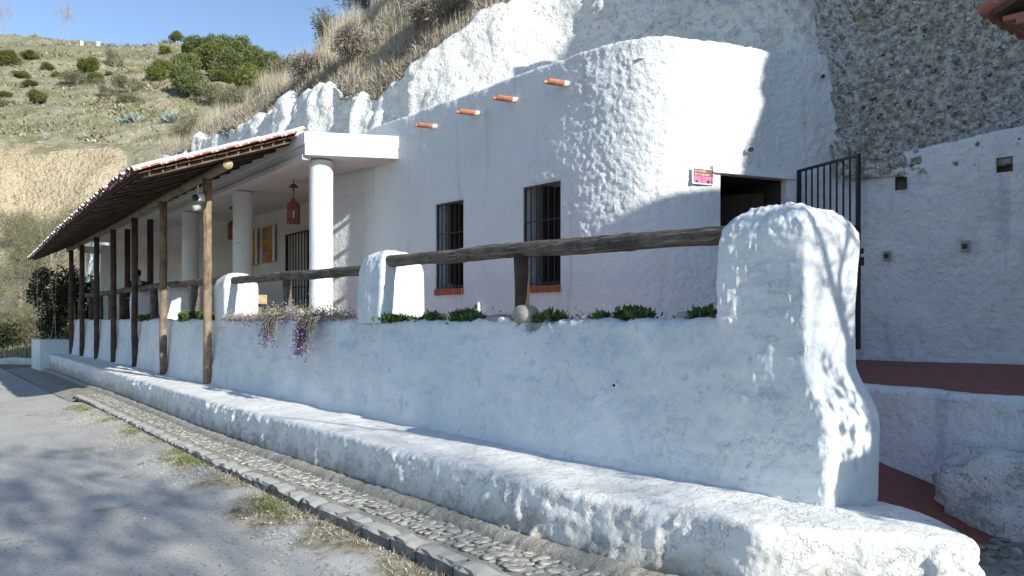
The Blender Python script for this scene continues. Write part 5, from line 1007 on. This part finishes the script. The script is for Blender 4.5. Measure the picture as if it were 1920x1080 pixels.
for (a, f, R, mt, lab) in sh:
    p = onslope(np.array([a]), np.array([f]))[0]; bush('slope_bush', lab, 'bush', (p[0], p[1], p[2] - .15), blobset(R, R * 1.1, 9), 3600, .16, .022, mt, 'bushes on the grass slope', inner=.1)
p = onslope(np.array([-19.3]), np.array([.93]))[0]; bush('green_shrub', 'leafy green shrub at the top edge of the picture on the slope', 'bush', (p[0], p[1], p[2]), blobset(1.3, 1.7, 10), 4200, .14, .05, 'pine', None, inner=.4)
# old fence on the crest
p = onslope(np.array([-21.6]), np.array([.86]))[0]; fe = thing('slope_fence', 'old fence of a pale concrete post and tangled wire on the crest', 'fence', tuple(p)); P0 = np.array(p)
mb = MB(); mb.box((p[0] - .09, p[1] - .09, p[2] - .3), (p[0] + .09, p[1] + .09, p[2] + 1.5), .01); mb.build('fence_post', 'cliff_white', fe)
for k in range(5):
    q = np.linspace(0, 1, 14)[:, None]; e_ = P0 + [-3.4, .2, -1.0 + .25 * k]; s_ = P0 + [0, 0, .5 + .25 * k]; pts = s_ * (1 - q) + e_ * q + rng.normal(0, .05, (14, 3)); mb = MB(); mb.tube(pts, .008, 4, False); mb.build('wire', 'iron', fe)
q = np.linspace(0, 1, 90); pts = np.stack([P0[0] + .1 - 2.0 * q + .12 * np.cos(q * 55), P0[1] + 0 * q, P0[2] + 2.0 - 1.5 * q + .12 * np.sin(q * 55)], 1); mb = MB(); mb.tube(pts, .008, 4, False); mb.build('coiled_wire', 'iron', fe)
# ================================================================ left end: creeper, bushes, low wall, handrail
g = thing('creeper', 'dark leafy creeper covering the far end of the canopy', 'plant', (-32, 5.0, 1.0)); B0 = np.array([-32, 5., 1.])
bl = [(-32.2, 4.2, 2.3, .9, .5, 1.3), (-31.9, 4.5, 3.0, .8, .5, .9), (-32.3, 5.0, 2.4, .8, .6, 1.4), (-32.2, 4.0, 1.6, .7, .5, .7), (-32.4, 5.6, 2.6, .7, .6, 1.3), (-32.6, 3.7, 2.8, .6, .4, .8), (-32.6, 3.9, 3.4, .5, .4, .4)]
C, d_ = crown_pts(bl, 6500, .15); V, F = leaves(C, d_ + rng.normal(0, .8, d_.shape), rng.uniform(.08, .16, len(C)), .07); build('leaves', V, F, 'ivy', g)
mb = MB()
for k in range(14): x = -31.9 + rng.uniform(-.4, .4); t = 3.7 + k * .14; mb.tube([(x, t, 1.0), (x + rng.uniform(-.2, .2), t + rng.uniform(-.2, .2), 2.0), (x + rng.uniform(-.3, .3), t + rng.uniform(-.3, .3), 3.5)], .018, 5)
tag(mb.build('stems', 'twig', g), kind='stuff')
bushes = [(-21.5, 34.5, 1.7, 2.4, 'dull', 'grey-green rounded bush at the far left roadside'), (-19.6, 35.0, 1.3, 1.8, 'pine', 'small yellowish bush beside the planter box at the left'), (-23.5, 37, 2.2, 4.2, 'dull', 'tall dry bush at the left edge'), (-20.2, 38, 2.0, 5.4, 'dull', 'tall tangled dry bush left of the canopy end'), (-17.6, 38, 1.8, 4.6, 'dull', 'tangled dry bush right behind the canopy end'), (-25, 42, 2.3, 4.5, 'dull', 'grey-green bush up the left bank'), (-21.5, 43, 2.4, 5.0, 'dull', 'grey bush on the bank above the left roadside'), (-18, 43, 2.0, 3.6, 'dull', 'grey bush below the sandy bank'), (-22.5, 33.5, 1.2, 1.5, 'ivy', 'low dark bush by the road at the left edge'), (-15, 40, 2.0, 4.0, 'ivy', 'dark bush seen under the canopy end'), (-12.5, 36.5, 1.8, 4.0, 'ivy', 'dark bush between the canopy posts'), (-29.5, 46.5, 2.0, 2.6, 'dull', 'grey scrub at the left edge at the foot of the sandy bank'), (-26.6, 47, 1.7, 2.2, 'dull', 'grey scrub below the middle of the sandy bank'), (-24.2, 47.5, 1.8, 2.6, 'dull', 'grey scrub at the right foot of the sandy bank'), (-27.5, 44.5, 1.9, 3.0, 'dull', 'loose scrub just below the scrub at the foot of the bank')]
for (X, Y, R, H, mt, lab) in bushes:
    p = onhill(np.array([X]), np.array([Y]))[0]; bush('roadside_bush', lab, 'bush', (p[0], p[1], p[2] - .2), blobset(R, H, 14), 9000 if mt != 'ivy' else 5000, .2, .018 if mt == 'dull' else .07, mt, 'bushes at the left roadside', inner=.08)
bare_tree('bare_shrub', tuple(onhill(np.array([-19.8]), np.array([36.]))[0]), 5.2, 5, .05, 'bare many-twigged shrub left of the canopy end', 'paletwig', .7, 21, None, 3, .25)
bare_tree('bare_shrub', tuple(onhill(np.array([-17.2]), np.array([37.]))[0]), 5.6, 5, .05, 'bare shrub with thin twigs rising above the canopy end', 'paletwig', .7, 23, None, 3, .25)
q0 = c2w(-22, 30.3); q1 = c2w(-17.0, 30.3); lpth = respath([q0, q1], .004, .1, smooth=False); P = sweep(lpth, refine([(0, -.1), (.02, .25), (.1, .32), (.4, .32), (.45, -.1)], .05)); P = P + gnormals(P) * (.07 * fbm(P, .35, 3, 3))[..., None]
tag(build('roadside_stone_wall', P, gridF(*P.shape[:2]), 'rockwhite', smooth=True), 'low rough stone wall edging the road at the far left', 'wall')
n = 9000; Y = rng.uniform(31, 34.5, n); X = rng.uniform(-24, -16, n); P = onhill(X, Y); V, F = blades(P - [0, 0, .05], rng.uniform(.1, .5, n), rng.uniform(.02, .05, n), .3); tag(build('roadside_grass', V, F, ['moss', 'drygrass'], mi=(rng.uniform(0, 1, n) > .5).astype(int)), kind='stuff')
mb = MB(); th_ = np.linspace(0, 6.28, 22); mb.tube(np.stack([-31.3 + 0 * th_, 3.70 + .22 * np.cos(th_), 1.30 + .16 * np.sin(th_)], 1), .014, 6, False); mb.tube([(-31.3, 3.9, 1.15), (-31.3, 4.2, 1.4), (-31.3, 4.4, 1.2)], .014, 6); tag(mb.build('bent_iron_hoop', 'iron'), 'bent black iron hoop lying on the far planter box', 'iron hoop')
